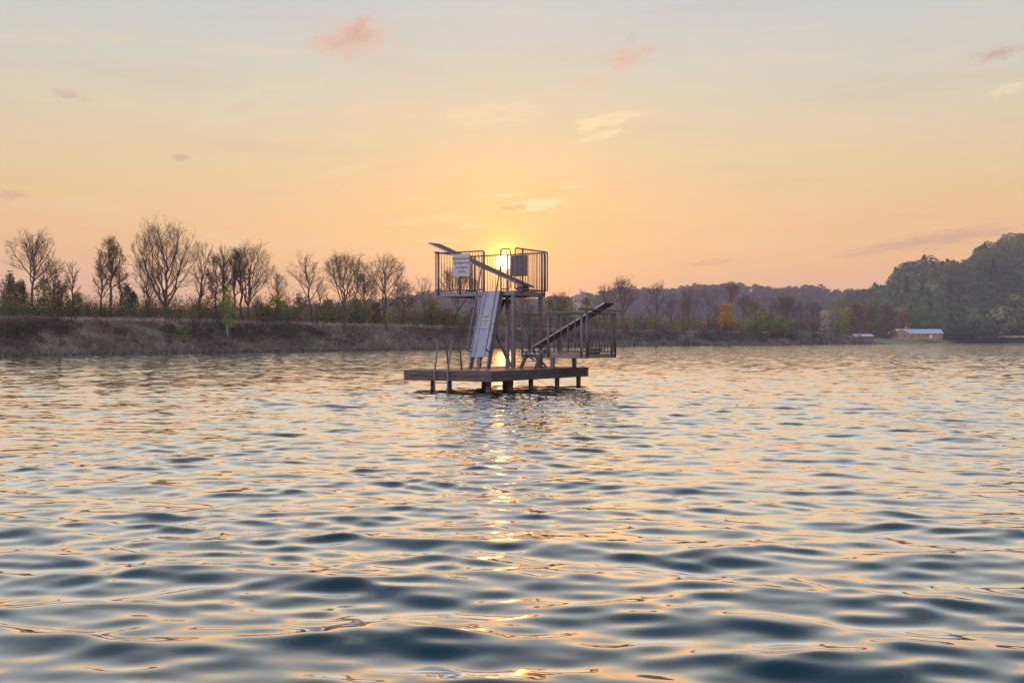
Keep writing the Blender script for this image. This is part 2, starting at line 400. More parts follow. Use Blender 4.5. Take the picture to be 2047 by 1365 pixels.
def build_ground():
    rng = np.random.default_rng(5)
    pxs = np.concatenate([np.arange(-1500, -300, 60), np.arange(-300, 2100, 6), np.arange(2100, 3400, 60)])
    fr = np.concatenate([[-.2, 0], np.linspace(.04, 1.0, 22), [1.02,1.1,1.25,1.45,1.6,1.8,2.2,3,4,6,9,14,22,40,80,160,400]])
    V = []
    for px in pxs:
        w = slope_w(px)
        for q in fr:
            d = q*w; D = shore_d(px)+d
            z = ground_z(px, d)
            if 0 < q < 1.0: z += rng.normal(0, .05) + .12*math.sin(px*.05+q*9)*math.sin(q*3.1)
            V.append(((px-CX)/F*D, D, z))
    nA, nB = len(pxs), len(fr)
    i, j = np.meshgrid(np.arange(nA-1), np.arange(nB-1), indexing='ij')
    fc = np.stack([i*nB+j, (i+1)*nB+j, (i+1)*nB+j+1, i*nB+j+1], -1).reshape(-1, 4)
    m, nt, bs = new_mat('bank_earth'); g = G(nt)
    ge = g.n('ShaderNodeNewGeometry')
    def nz(s, det=6):
        q = g.n('ShaderNodeTexNoise'); q.inputs['Scale'].default_value = s; q.inputs['Detail'].default_value = det; q.inputs['Roughness'].default_value = .7
        nt.links.new(ge.outputs['Position'], q.inputs['Vector']); return q.outputs['Fac']
    c = g.ramp(nz(.35), [(.3, (.085,.066,.058,1)), (.5, (.18,.145,.122,1)), (.72, (.28,.23,.19,1))])
    c = g.mix(g.smooth(nz(.12), .5, .68), c, (.045,.058,.028,1))
    c = g.mix(g.m('MULTIPLY', g.smooth(nz(1.6), .45, .75), .5), c, (.24,.205,.19,1))
    sp = g.n('ShaderNodeSeparateXYZ'); nt.links.new(ge.outputs['Position'], sp.inputs[0])
    c = g.mix(g.smooth(sp.outputs[2], .5, .1), c, (.035,.03,.025,1))
    # meadow on the flat land to the right
    c = g.mix(g.smooth(sp.outputs[0], 140, 170), c, (.14,.22,.045,1))
    nt.links.new(c, bs.inputs['Base Color']); bs.inputs['Roughness'].default_value = .95
    o = np_mesh('ground', np.array(V), fc, m, smooth=True); tag(o, 'grassy levee bank and flat land behind the lake', None, None, 'structure')
    # gravel path on the crown of the levee
    V = []; P = np.arange(-300, 1660, 10)
    for px in P:
        w = slope_w(px)
        for q in (1.03, 1.3):
            p = at(px, q*w); V.append((p.x, p.y, p.z+.02))
    n = len(P); i = np.arange(n-1); fc = np.stack([2*i, 2*i+2, 2*i+3, 2*i+1], -1)
    o = np_mesh('levee_path', np.array(V), fc, noise_mat('path_gravel', (.22,.19,.18), (.36,.32,.30), .9, 0, (.8,.8,.8)))
    tag(o, 'pale gravel path along the top of the levee', None, None, 'structure')
build_ground()

# ------------------------------------------------------------------ foliage tools
def leaf_cloud(cent, size, tint, rng):
    """one random quad (two-triangle leaf) per centre"""
    n = len(cent); a = rng.normal(size=(n,3)); a /= np.linalg.norm(a, axis=1)[:,None]
    b = rng.normal(size=(n,3)); b -= a*np.sum(a*b,1)[:,None]; b /= np.linalg.norm(b, axis=1)[:,None]
    s = (np.asarray(size)*np.ones(n))[:,None]
    v = np.stack([cent-a*s, cent+b*s*.5, cent+a*s, cent-b*s*.5], 1).reshape(-1,3)
    f = np.arange(n*4).reshape(-1,4); t = np.repeat(np.asarray(tint)*np.ones((n,3)), 4, axis=0)
    return v, f, t

def shell_cloud(n, c, r, size, tint, rng):
    """leaf clumps lying on the outside of a crown"""
    d = rng.normal(size=(n,3)); d[:,2] += .35; d /= np.linalg.norm(d, axis=1)[:,None]
    cent = np.asarray(c)+d*np.asarray(r)*rng.uniform(.8,1.08,(n,1))
    nr = d/np.asarray(r)*np.mean(r)+rng.normal(0,.35,(n,3)); nr /= np.linalg.norm(nr,axis=1)[:,None]
    a = rng.normal(size=(n,3)); a -= nr*np.sum(a*nr,1)[:,None]; a /= np.linalg.norm(a,axis=1)[:,None]; b = np.cross(nr,a); s = np.asarray(size)[:,None]
    v = np.stack([cent-a*s, cent+b*s*.7, cent+a*s, cent-b*s*.7],1).reshape(-1,3)
    return v, np.arange(n*4).reshape(-1,4), np.repeat(np.asarray(tint)*np.ones((n,3)),4,axis=0)

def ellipsoid_pts(n, c, r, rng, hollow=.55):
    d = rng.normal(size=(n,3)); d /= np.linalg.norm(d, axis=1)[:,None]
    q = rng.uniform(hollow**3, 1, n)**(1/3)
    return np.asarray(c) + d*q[:,None]*np.asarray(r)

def blade_cloud(base, h, w, tint, rng, lean=.35):
    """grass blades: one triangle each"""
    n = len(base); az = rng.uniform(0, 2*math.pi, n); sd = np.stack([np.cos(az), np.sin(az), np.zeros(n)], 1)*(np.broadcast_to(np.asarray(w,float).reshape(-1,1),(n,1))/2)
    tip = base + np.stack([rng.normal(0, lean, n)*h, rng.normal(0, lean, n)*h, h*rng.uniform(.7, 1.1, n)], 1)
    v = np.stack([base-sd, base+sd, tip], 1).reshape(-1,3); f = np.arange(n*3).reshape(-1,3)
    return v, f, np.repeat(tint, 3, axis=0)

class Branches:
    def __init__(s): s.v = []; s.f = []
    def tube(s, pts, r0, r1, n):
        b = len(s.v); m = len(pts); prev = None
        for i, p in enumerate(pts):
            d = (pts[min(i+1,m-1)]-pts[max(i-1,0)]).normalized()
            a = prev if prev is not None else (Vector((1,0,0)) if abs(d.x) < .8 else Vector((0,1,0)))
            a = (a-d*a.dot(d)).normalized(); prev = a; c = d.cross(a); rr = r0+(r1-r0)*i/(m-1)
            for k in range(n):
                t = 6.2832*k/n; q = p+(a*math.cos(t)+c*math.sin(t))*rr; s.v.append((q.x,q.y,q.z))
        for i in range(m-1):
            for k in range(n):
                l = (k+1) % n; s.f.append((b+i*n+k, b+i*n+l, b+(i+1)*n+l, b+(i+1)*n+k))
    def spike(s, p, q, r):
        d = (q-p).normalized(); a = (Vector((1,0,0)) if abs(d.x) < .8 else Vector((0,1,0))); a = (a-d*a.dot(d)).normalized(); c = d.cross(a)
        b = len(s.v)
        for k in range(3):
            t = 2.0944*k; w = p+(a*math.cos(t)+c*math.sin(t))*r; s.v.append((w.x,w.y,w.z))
        s.v.append((q.x,q.y,q.z)); s.f += [(b,b+1,b+3),(b+1,b+2,b+3),(b+2,b,b+3)]

def bare_tree(seed, H, RX, cb=.3, style='round', lean=(0,0), rmin=.01, dens=1.0, forks=1):
    """trunk and branch meshes of a leafless tree of height H and crown radius RX"""
    R = random.Random(seed); T = Branches(); B = Branches(); tips = []
    zb = H*cb
    def wid(z):
        t = (z-zb*.75)/(H*.985-zb*.75)
        if t <= 0 or t >= 1: return 0
        if style == 'vase': return RX*min(1, 1.62*t**.55*(1-t)**.42*1.2)
        if style == 'narrow': return RX*(math.sin(math.pi*t**.8))**.7
        return RX*max(0, 1-(2*t-1)**2)**.5
    def axis(z): return lean[0]*(z/H)**1.5*H, lean[1]*(z/H)**1.5*H
    def inside(p):
        ax, ay = axis(max(p.z,0)); return math.hypot(p.x-ax, p.y-ay) < wid(p.z)
    def perp(d):
        a = Vector((R.gauss(0,1),R.gauss(0,1),R.gauss(0,1))); return (a-d*a.dot(d)).normalized()
    NS = [0, 6, 4, 3, 1]; NC = [0, 9*min(dens,1), 6*min(dens,1), 4.6*min(dens,1)]; SD = [0, 5, 4, 3]
    def grow(p, d, L, r, lev):
        if lev == 4:
            q = p+(d+Vector((R.gauss(0,.2),R.gauss(0,.2),.12))).normalized()*L
            B.spike(p, q, max(r, rmin)); tips.append(q); return
        ns = NS[lev]; st = L/ns; pts = [p.copy()]; dirs = [d.copy()]
        for k in range(ns):
            d = (d+Vector((R.gauss(0,.11),R.gauss(0,.11),R.gauss(0,.08)+.09))).normalized()
            p = p+d*st; pts.append(p.copy()); dirs.append(d.copy())
            if not inside(p): break
        m = len(pts)-1; r1 = max(r*.3, rmin*.8)
        B.tube(pts, max(r, rmin), r1, SD[lev])
        nc = int(NC[lev]*(.75+R.random()*.5)*max(.4, m/ns)+.5)
        for k in range(nc):
            t = .2+.8*((k+R.random())/nc); x = min(t*m, m-.001); i = int(x); fr = x-i
            q = pts[i].lerp(pts[i+1], fr); dd = dirs[i+1]
            an = math.radians(R.uniform(22, 58)); cd = (dd*math.cos(an)+perp(dd)*math.sin(an)).normalized()
            grow(q, cd, L*R.uniform(.32,.55)*(1.15-.5*t) if lev < 3 else L*R.uniform(.4,.8), (r+(r1-r)*t)*.5, lev+1)
        if lev < 3: grow(pts[-1], dirs[-1], L*.25, r1, lev+2 if lev+2 <= 4 else 4)
    r0 = H*.019
    # trunk / leader, wobbling
    stems = [(1.0, Vector((0,0,1)))]
    def leader(start, zend, dirn, r, first):
        n = 9; pts = [start.copy()]; p = start.copy(); L = (zend-start.z)/n
        for k in range(n):
            z = start.z+L*(k+1); ax, ay = axis(z)
            p = Vector((ax+dirn.x*(z-start.z)+R.gauss(0,.012)*H, ay+dirn.y*(z-start.z)+R.gauss(0,.012)*H, z)); pts.append(p)
        return pts
    main = leader(Vector((0,0,-.3)), H*(.86 if style != 'vase' else .74), Vector((0,0,0)), r0, True)
    lines = [(main, r0)]
    if forks > 1:
        for k in range(forks-1):
            az = R.uniform(0, 6.28); sp_ = R.uniform(.2,.34)*min(1.3,RX/H/.27); i = R.choice((2,3))
            s = main[i]; n = 7; p = s.copy(); pts = [s.copy()]; zend = H*R.uniform(.70,.84)
            for q in range(n):
                f = (q+1)/n; z = s.z+(zend-s.z)*f; o = sp_*(zend-s.z)*f**.8
                pts.append(Vector((s.x+math.cos(az)*o+R.gauss(0,.008)*H, s.y+math.sin(az)*o+R.gauss(0,.008)*H, z)))
            lines.append((pts, r0*.62))
    for li, (pts, r) in enumerate(lines):
        (T if li == 0 else B).tube(pts, r*1.1, max(rmin, r*.16), 7 if li == 0 else 6)
        if li == 0: T.tube([pts[0], pts[0]+(pts[1]-pts[0])*.35], r*1.55, r*1.05, 7)
        m = len(pts)-1; nb = int((16 if li == 0 else 6)*dens/(1 if forks < 2 else 1.5)*(1 if style != 'narrow' else 1.25))
        for k in range(nb):
            f = (k+.6*R.random())/nb; z = zb+(pts[-1].z-zb)*(f*.98)
            if z < pts[0].z: continue
            i = next((q for q in range(m) if pts[q+1].z >= z), m-1); fr = (z-pts[i].z)/max(1e-3, pts[i+1].z-pts[i].z)
            q = pts[i].lerp(pts[i+1], min(max(fr,0),1)); dd = Vector((0,0,1))
            az = k*2.4+R.uniform(-.5,.5); an = math.radians(R.uniform(38,62) if style == 'round' else R.uniform(30,52))*(1-.35*f)
            cd = Vector((math.cos(az)*math.sin(an), math.sin(az)*math.sin(an), math.cos(an)))
            L = max(RX/math.sin(an)*1.0, H*.2)
            grow(q, cd, L*R.uniform(.8,1.1), r*(.5-.25*f), 1)
        grow(pts[-1], Vector((0,0,1)), H*.10, r*.2, 2)
    return T, B, tips

def raw(name, br, mat, parent, smooth=True):
    me = bpy.data.meshes.new(name); me.from_pydata(br.v, [], br.f); me.materials.append(mat)
    if smooth: me.polygons.foreach_set('use_smooth', [True]*len(me.polygons))
    o = bpy.data.objects.new(name, me); o.parent = parent; return link(o)

def plant_bare(px, top, d, half, cb, style, label, seed, name='bare_tree', lean=(0,0), dens=1.0, forks=1, buds=None, group=None, mat=None, cat='tree'):
    b = at(px, d); H = zrow(top, b.y)-b.z; RX = half*1.12*b.y/F
    root = empty(name, b); tag(root, label, cat, group)
    T, B, tips = bare_tree(seed, H, RX, cb, style, lean, rmin=b.y*.000062, dens=dens, forks=forks)
    raw('trunk', T, mat or M['bark'], root); raw('crown', B, M['twig'], root)
    if buds is not None and tips:
        rng = np.random.default_rng(seed); col, share, size = buds
        c = np.array([tuple(t) for t in tips]); c = c[rng.random(len(c)) < share]; c = np.repeat(c, 2, axis=0)+rng.normal(0, size, (len(c)*2, 3))
        tint = np.array(col)*rng.uniform(.6, 1.35, (len(c),1))
        v, f, t = leaf_cloud(c, size*rng.uniform(.6,1.3,len(c)), tint, rng); np_mesh('leaves', v, f, M['leaf'], root, t)
    return root

def plant_leafy(px, top, d, half, cb, label, seed, col, name='leafy_tree', leaf=.16, n=2200, lobes=16, stem=M['bark'], group=None, cat='tree', cone=False):
    """trunk with limbs and a crown of leaf clumps with gaps"""
    b = at(px, d); H = zrow(top, b.y)-b.z; RX = half*b.y/F; rng = np.random.default_rng(seed); R = random.Random(seed)
    root = empty(name, b); tag(root, label, cat, group)
    T = Branches(); p = [Vector((R.gauss(0,.01)*H*(k>0), R.gauss(0,.01)*H*(k>0), -.3+(H*.93+.3)*k/6)) for k in range(7)]
    r0 = H*.014; T.tube(p, r0, r0*.15, 6); cents = []
    zb = H*cb
    for k in range(lobes):
        f = (k+R.random())/lobes; z = zb+(H-zb)*f
        if cone: w = RX*(1-f)*R.uniform(.55,1)
        else: w = RX*math.sqrt(max(.05, 1-(2*min(f,.97)-.92)**2))*R.uniform(.35,.85)
        az = k*2.4+R.random(); c = Vector((math.cos(az)*w, math.sin(az)*w, z))
        s = p[min(5, int(6*max(0,(z-.25*(H-zb)))/H))]; T.tube([s, s.lerp(c,.55)+Vector((0,0,-.03*H)), c], r0*.35, r0*.06, 4)
        lr = RX*R.uniform(.26,.5); lz = (H-zb)*R.uniform(.10,.2)
        cents.append(ellipsoid_pts(max(8,n//lobes), c, (lr, lr, lz*(.5 if cone else 1)), rng, .2)+rng.normal(0, RX*.05, (max(8,n//lobes),3)))
    c = np.vstack(cents); shade = np.repeat(rng.uniform(.65,1.35,(lobes,1)), max(8,n//lobes), axis=0)
    tint = np.array(col)*shade*rng.uniform(.7,1.3,(len(c),1))
    raw('trunk', T, stem, root)
    v, f, t = leaf_cloud(c, leaf*rng.uniform(.6,1.4,len(c)), tint, rng); np_mesh('crown', v, f, M['leaf'], root, t)
    return root

# ------------------------------------------------------------------ trees on the left levee
OL = ((.10,.085,.03), .5, .07)   # opening buds, olive
BR = ((.11,.06,.03), .5, .06)    # opening buds, russet
# px, top row, metres behind the waterline as a share of slope width, crown half width px, crown start, style, label, lean, density, forks, buds
LEFT = [
 (65,465,1.55,52,.34,'round','tall bare tree with a rounded crown and straight trunk, leftmost big tree on the levee',(0,0),1.1,1,None),
 (22,560,1.9,30,.25,'round','low bare tree at the left photo edge, beside the tall round crowned tree',(0,0),.8,1,OL),
 (108,520,1.7,26,.22,'vase','small bare tree with bunched twigs just right of the tall round crowned tree',(0,0),.9,2,OL),
 (147,516,1.6,17,.35,'narrow','thin bare tree with a sparse crooked crown, left of the gap in the trees',(-.03,0),.6,1,None),
 (203,506,1.55,19,.3,'narrow','slim bare tree, leftmost of the close trio left of the great fan crowned tree',(-.02,0),.8,1,None),
 (222,474,1.65,28,.38,'narrow','tallest and middle tree of the close bare trio left of the great fan crowned tree',(0,0),1.0,1,OL),
 (243,525,1.6,17,.3,'narrow','bare tree leaning left, rightmost of the close trio left of the great fan crowned tree',(-.05,0),.7,1,None),
 (295,516,1.7,36,.22,'round','bare tree with drooping low twigs under the left side of the great fan crown',(0,0),1.0,1,None),
 (331,452,1.55,62,.24,'vase','great bare tree with a wide fan shaped crown, the tallest on the levee',(0,0),1.0,5,None),
 (402,484,1.6,26,.25,'vase','bare tree with a narrow upright crown just right of the great fan crowned tree',(0,0),.9,2,None),
 (432,512,1.55,22,.2,'round','dark bare tree with many short side branches between two taller upright trees',(0,0),1.0,1,OL),
 (447,486,1.75,20,.35,'narrow','tall slender bare tree rising behind the green birch on the slope',(0,0),.9,1,None),
 (468,492,1.6,18,.35,'narrow','bare tree with a straight pole trunk and small high crown, right of the birch',(0,0),.9,1,OL),
 (482,489,1.75,20,.4,'narrow','bare tree with twiggy dark crown, close left of the broad olive budded tree',(0,0),.75,1,None),
 (497,494,1.5,46,.22,'vase','broad bare tree with forked trunk and dark olive budding crown, right of the green birch',(0,0),.9,4,OL),
 (560,548,1.8,22,.3,'vase','small bare tree leaning left at the right end of the dense group of levee trees',(-.10,0),.8,1,OL),
 (514,590,.55,12,.5,'narrow','thin dark sapling standing on the levee slope below the broad olive budded tree',(0,0),.7,1,None),
 (624,510,1.5,34,.32,'round','bare tree with a trunk curving left, standing alone in the tree line gap',(-.14,0),.75,1,OL),
 (640,560,1.9,20,.2,'vase','small pale bare tree behind and right of the curving tree in the gap',(0,0),.7,1,None),
 (688,512,.55,46,.36,'vase','wide bare tree with a forked trunk rooted halfway down the levee slope',(0,0),1.1,3,OL),
 (728,545,1.6,26,.3,'round','dark bare tree crowded between the two wide trees rooted on the slope',(0,0),1.0,1,OL),
 (770,514,.7,44,.28,'round','wide bare tree with a dome crown rooted on the slope left of the tower',(0,0),1.2,2,BR),
 (807,562,1.5,25,.2,'round','low bare tree just right of the dome crowned tree on the slope',(0,0),.9,1,BR),
 (850,556,1.6,24,.35,'vase','bare tree with arching sparse limbs, last before the diving platform on its left',(-.05,0),.6,2,OL),
 (913,540,1.35,40,.25,'vase','bare tree seen through the railing of the high diving platform',(0,0),1.1,3,BR),
 (960,590,1.6,24,.2,'round','small reddish bare tree behind the covered ladder of the tower',(0,0),.9,1,BR),
 (1045,592,1.6,26,.2,'round','small reddish bare tree seen between the tower posts',(0,0),.9,1,BR),
 (1118,584,1.9,20,.2,'vase','small dark twiggy tree right of the tower, above the low platform railing',(0,0),.8,1,OL),
]
RIGHT = [
 (1207,566,1.35,20,.25,'narrow','tall spiky topped bare tree just left of the broom crowned tree',(0,0),.8,1,None),
 (1243,560,1.3,30,.3,'vase','tall bare tree with an upright broom crown, first big tree right of the diving platform',(0,0),1.1,3,None),
 (1312,564,.6,26,.25,'round','bare tree with clotted top twigs, between the broom crowned tree and three slim trees',(0,0),.9,1,OL),
 (1343,585,.7,18,.25,'narrow','slim dark bare tree, first of three slim trees above the pale reeds',(0,0),.8,1,None),
 (1365,592,.75,14,.3,'narrow','thinnest of three slim bare trees above the pale reeds, in their middle',(0,0),.7,1,None),
 (1376,577,.7,28,.22,'round','tallest of three bare trees above the pale reeds, with long side branches',(0,0),1.0,1,None),
 (1415,576,1.3,22,.3,'vase','greyish bare tree farther back, between the reeds and the yellow tree',(0,0),.8,2,None),
 (1432,606,.7,13,.3,'narrow','short thin bare tree touching the left side of the yellow tree',(0,0),.7,1,None),
 (1462,570,.9,24,.62,'vase','tall bare tree with a high forked crown rising out of the yellow tree',(0,0),.9,3,None),
 (1481,592,.5,22,.45,'vase','bare tree leaning strongly to the right between the yellow and the green tree',(.16,0),.9,2,OL),
 (1541,592,.7,22,.3,'vase','bare tree with two thin upright limbs right of the green column shaped tree',(0,0),.7,2,None),
 (1573,592,.7,26,.25,'vase','bare tree with a bushy forked crown, right of the one with two thin limbs',(0,0),1.2,4,None),
 (1600,604,.6,15,.3,'narrow','bare tree with twin dark trunks at the waterline, left of the dense grey one',(0,0),.8,2,None),
 (1625,606,.7,22,.15,'round','dense grey bare tree close left of the white blossoming tree',(0,0),1.4,1,None),
]
for i, (px,top,q,half,cb,st,lab,lean,dens,fk,bd) in enumerate(LEFT):
    plant_bare(px, top, q*slope_w(px), half, cb, st, lab, 100+i, lean=lean, dens=dens, forks=fk, buds=bd, group='bare trees on the left levee')
for i, (px,top,q,half,cb,st,lab,lean,dens,fk,bd) in enumerate(RIGHT):
    plant_bare(px, top, q*slope_w(px), half, cb, st, lab, 300+i, lean=lean, dens=dens*.9, forks=fk, buds=bd, group='bare trees on the right bank')

GRN=(.21,.25,.04); YEL=(.52,.34,.04); DK=(.06,.09,.04); OLV=(.21,.18,.05); BLUE=(.06,.10,.08); LIME=(.25,.30,.035); BRN=(.15,.10,.06); WHT=(.55,.48,.46)
plant_leafy(455,578,.45*11.5,17,.30,'slender birch with a white trunk and thin fresh green leaves standing on the levee slope',1,LIME,'birch_tree',.10,1500,14,M['birch'])
plant_leafy(452,590,.62*11.5,14,.2,'second thin fresh green birch tucked behind the white trunked one on the slope',2,LIME,'birch_tree',.09,800,10,M['birch'])
for k,(px,top,q,half,lab) in enumerate([(20,552,2.4,14,'dark bluish evergreen behind the low bare tree at the left edge'),(44,566,2.3,12,'smaller dark evergreen left of the tall round crowned tree'),
     (253,572,2.3,13,'dark bluish evergreen right of the close bare trio'),(268,588,2.2,10,'short dark evergreen right of a bigger one, under the great fan crowned tree')]):
    plant_leafy(px,top,q*slope_w(px),half*1.35,.05,lab,20+k,BLUE if k!=1 else DK,'evergreen_tree',.13,1800,20,group='evergreens behind the levee')
GT=[(88,560,1.9,24,GRN,'rounded yellow green tree under the bare tree beside the tall round crowned one'),(122,566,1.8,22,GRN,'bright green bushy tree left of the thin crooked bare tree'),(155,588,1.85,20,LIME,'low bright green bush at the foot of the thin crooked bare tree'),
    (520,610,1.7,17,GRN,'green bush at the foot of the broad olive budded tree'),(552,596,1.7,20,LIME,'light green bushy tree right of the broad olive budded tree'),(600,592,2.2,22,(.14,.19,.08),'pale blue green bushy tree behind the curving bare tree'),
    (655,600,2.0,20,OLV,'olive bushy tree between the curving tree and the wide forked tree'),(712,602,1.9,22,GRN,'green rounded bush tree behind the wide forked tree on the slope'),(750,606,1.8,20,OLV,'olive bush left of the dome crowned tree on the slope'),
    (862,600,1.5,26,(.20,.21,.05),'light green bushy tree left of the tower under the high platform'),(895,620,1.3,22,(.24,.16,.05),'russet green bush below the high platform'),
    (1100,604,1.7,22,OLV,'olive round bushy tree just right of the tower'),(1128,596,1.8,24,(.25,.22,.05),'yellowish green bushy tree left of the distant roof'),(1172,598,1.7,18,(.28,.25,.04),'yellow green bushy tree right of the distant roof')]
for k,(px,top,q,half,c,lab) in enumerate(GT):
    plant_leafy(px,top,q*slope_w(px),half,.08,lab,40+k,c,'bushy_tree',.13*shore_d(px)/130,1500,15,group='green trees behind the levee')
GR=[(1451,608,.9,19,.25,YEL,'yellow orange tree in young leaf on the far bank, the only one of that colour'),(1510,604,.75,21,.12,GRN,'green column shaped tree right of the leaning bare tree'),(1562,638,.6,17,.05,LIME,'low bright green bush under the bushy forked bare tree'),
    (1675,603,.8,30,.12,(.25,.28,.045),'broad yellow green tree right of the white blossoming tree'),(1538,622,1.2,13,.2,LIME,'small light green tree behind the bare tree with two thin limbs')]
for k,(px,top,q,half,cb,c,lab) in enumerate(GR):
    plant_leafy(px,top,q*slope_w(px),half,cb,lab,70+k,c,'leafy_tree',.30,1900,16,group='leafy trees on the right bank')
plant_leafy(1648,622,.75*25,15,.2,'small tree in white blossom left of the broad yellow green tree',80,WHT,'blossom_tree',.22,900,12)
plant_leafy(362,655,.30*11,13,.02,'bright green low shrub on the bare grass slope below the great fan crowned tree',83,(.16,.22,.04),'shrub',.08,700,9,cat='shrub')
plant_leafy(30,648,.62*9.4,34,.02,'dark wide thicket on the slope below the tall round crowned tree',84,(.075,.085,.05),'shrub',.08,1500,14,cat='shrub')
plant_leafy(118,650,.7*9.8,24,.02,'dark green shrub near the top of the slope, right of the wide thicket',85,(.085,.11,.045),'shrub',.08,1000,11,cat='shrub')
plant_leafy(560,652,.6*12.5,26,.02,'grey brown leafless looking shrub on the slope right of the birches',86,(.13,.10,.085),'shrub',.08,1000,11,cat='shrub')
plant_leafy(905,640,.7*18,24,.02,'greenish shrub on the slope behind the near ladder hoops',87,(.12,.13,.05),'shrub',.10,1000,11,cat='shrub')
# row behind the boathouse
BH=[(1712,612,70,22,BRN,'brownish budding tree above the small shed'),(1742,606,66,22,(.14,.15,.08),'grey green tree right of the brownish one above the small shed'),(1772,616,68,20,BRN,'thin brownish tree left of the long house'),
    (1806,622,70,17,(.28,.16,.05),'orange tinted tree behind the gable of the long house'),(1838,608,72,24,(.16,.21,.045),'green pointed tree behind the middle of the long house'),(1876,610,74,24,(.14,.20,.05),'green tree behind the right end of the long house'),
    (1913,606,82,26,(.14,.15,.08),'dull green tree just right of the long house'),(1942,612,78,22,(.16,.17,.06),'olive tree second to the right of the long house'),(1978,608,40,22,(.24,.23,.06),'yellowish tree with hanging branches at the waterline right of the house'),
    (2004,622,45,24,(.07,.09,.09),'dark blue green tree at the waterline right of the yellowish one'),(2035,610,60,26,(.17,.22,.08),'light green tree cut by the right edge of the photo')]
for k,(px,top,d,half,c,lab) in enumerate(BH):
    plant_leafy(px,top,d,half,.04,lab,90+k,c,'leafy_tree',.42,2400,18,group='trees around the long house')

# ------------------------------------------------------------------ undergrowth, dry grass, brambles, reeds
def join_clouds(name, parts, mat, label):
    vs, fs, ts, b = [], [], [], 0
    for v, f, t in parts:
        vs.append(v); fs.append(f+b); ts.append(t); b += len(v)
    o = np_mesh(name, np.vstack(vs), np.vstack(fs), mat, None, np.vstack(ts)); tag(o, label, None, None, 'stuff'); return o

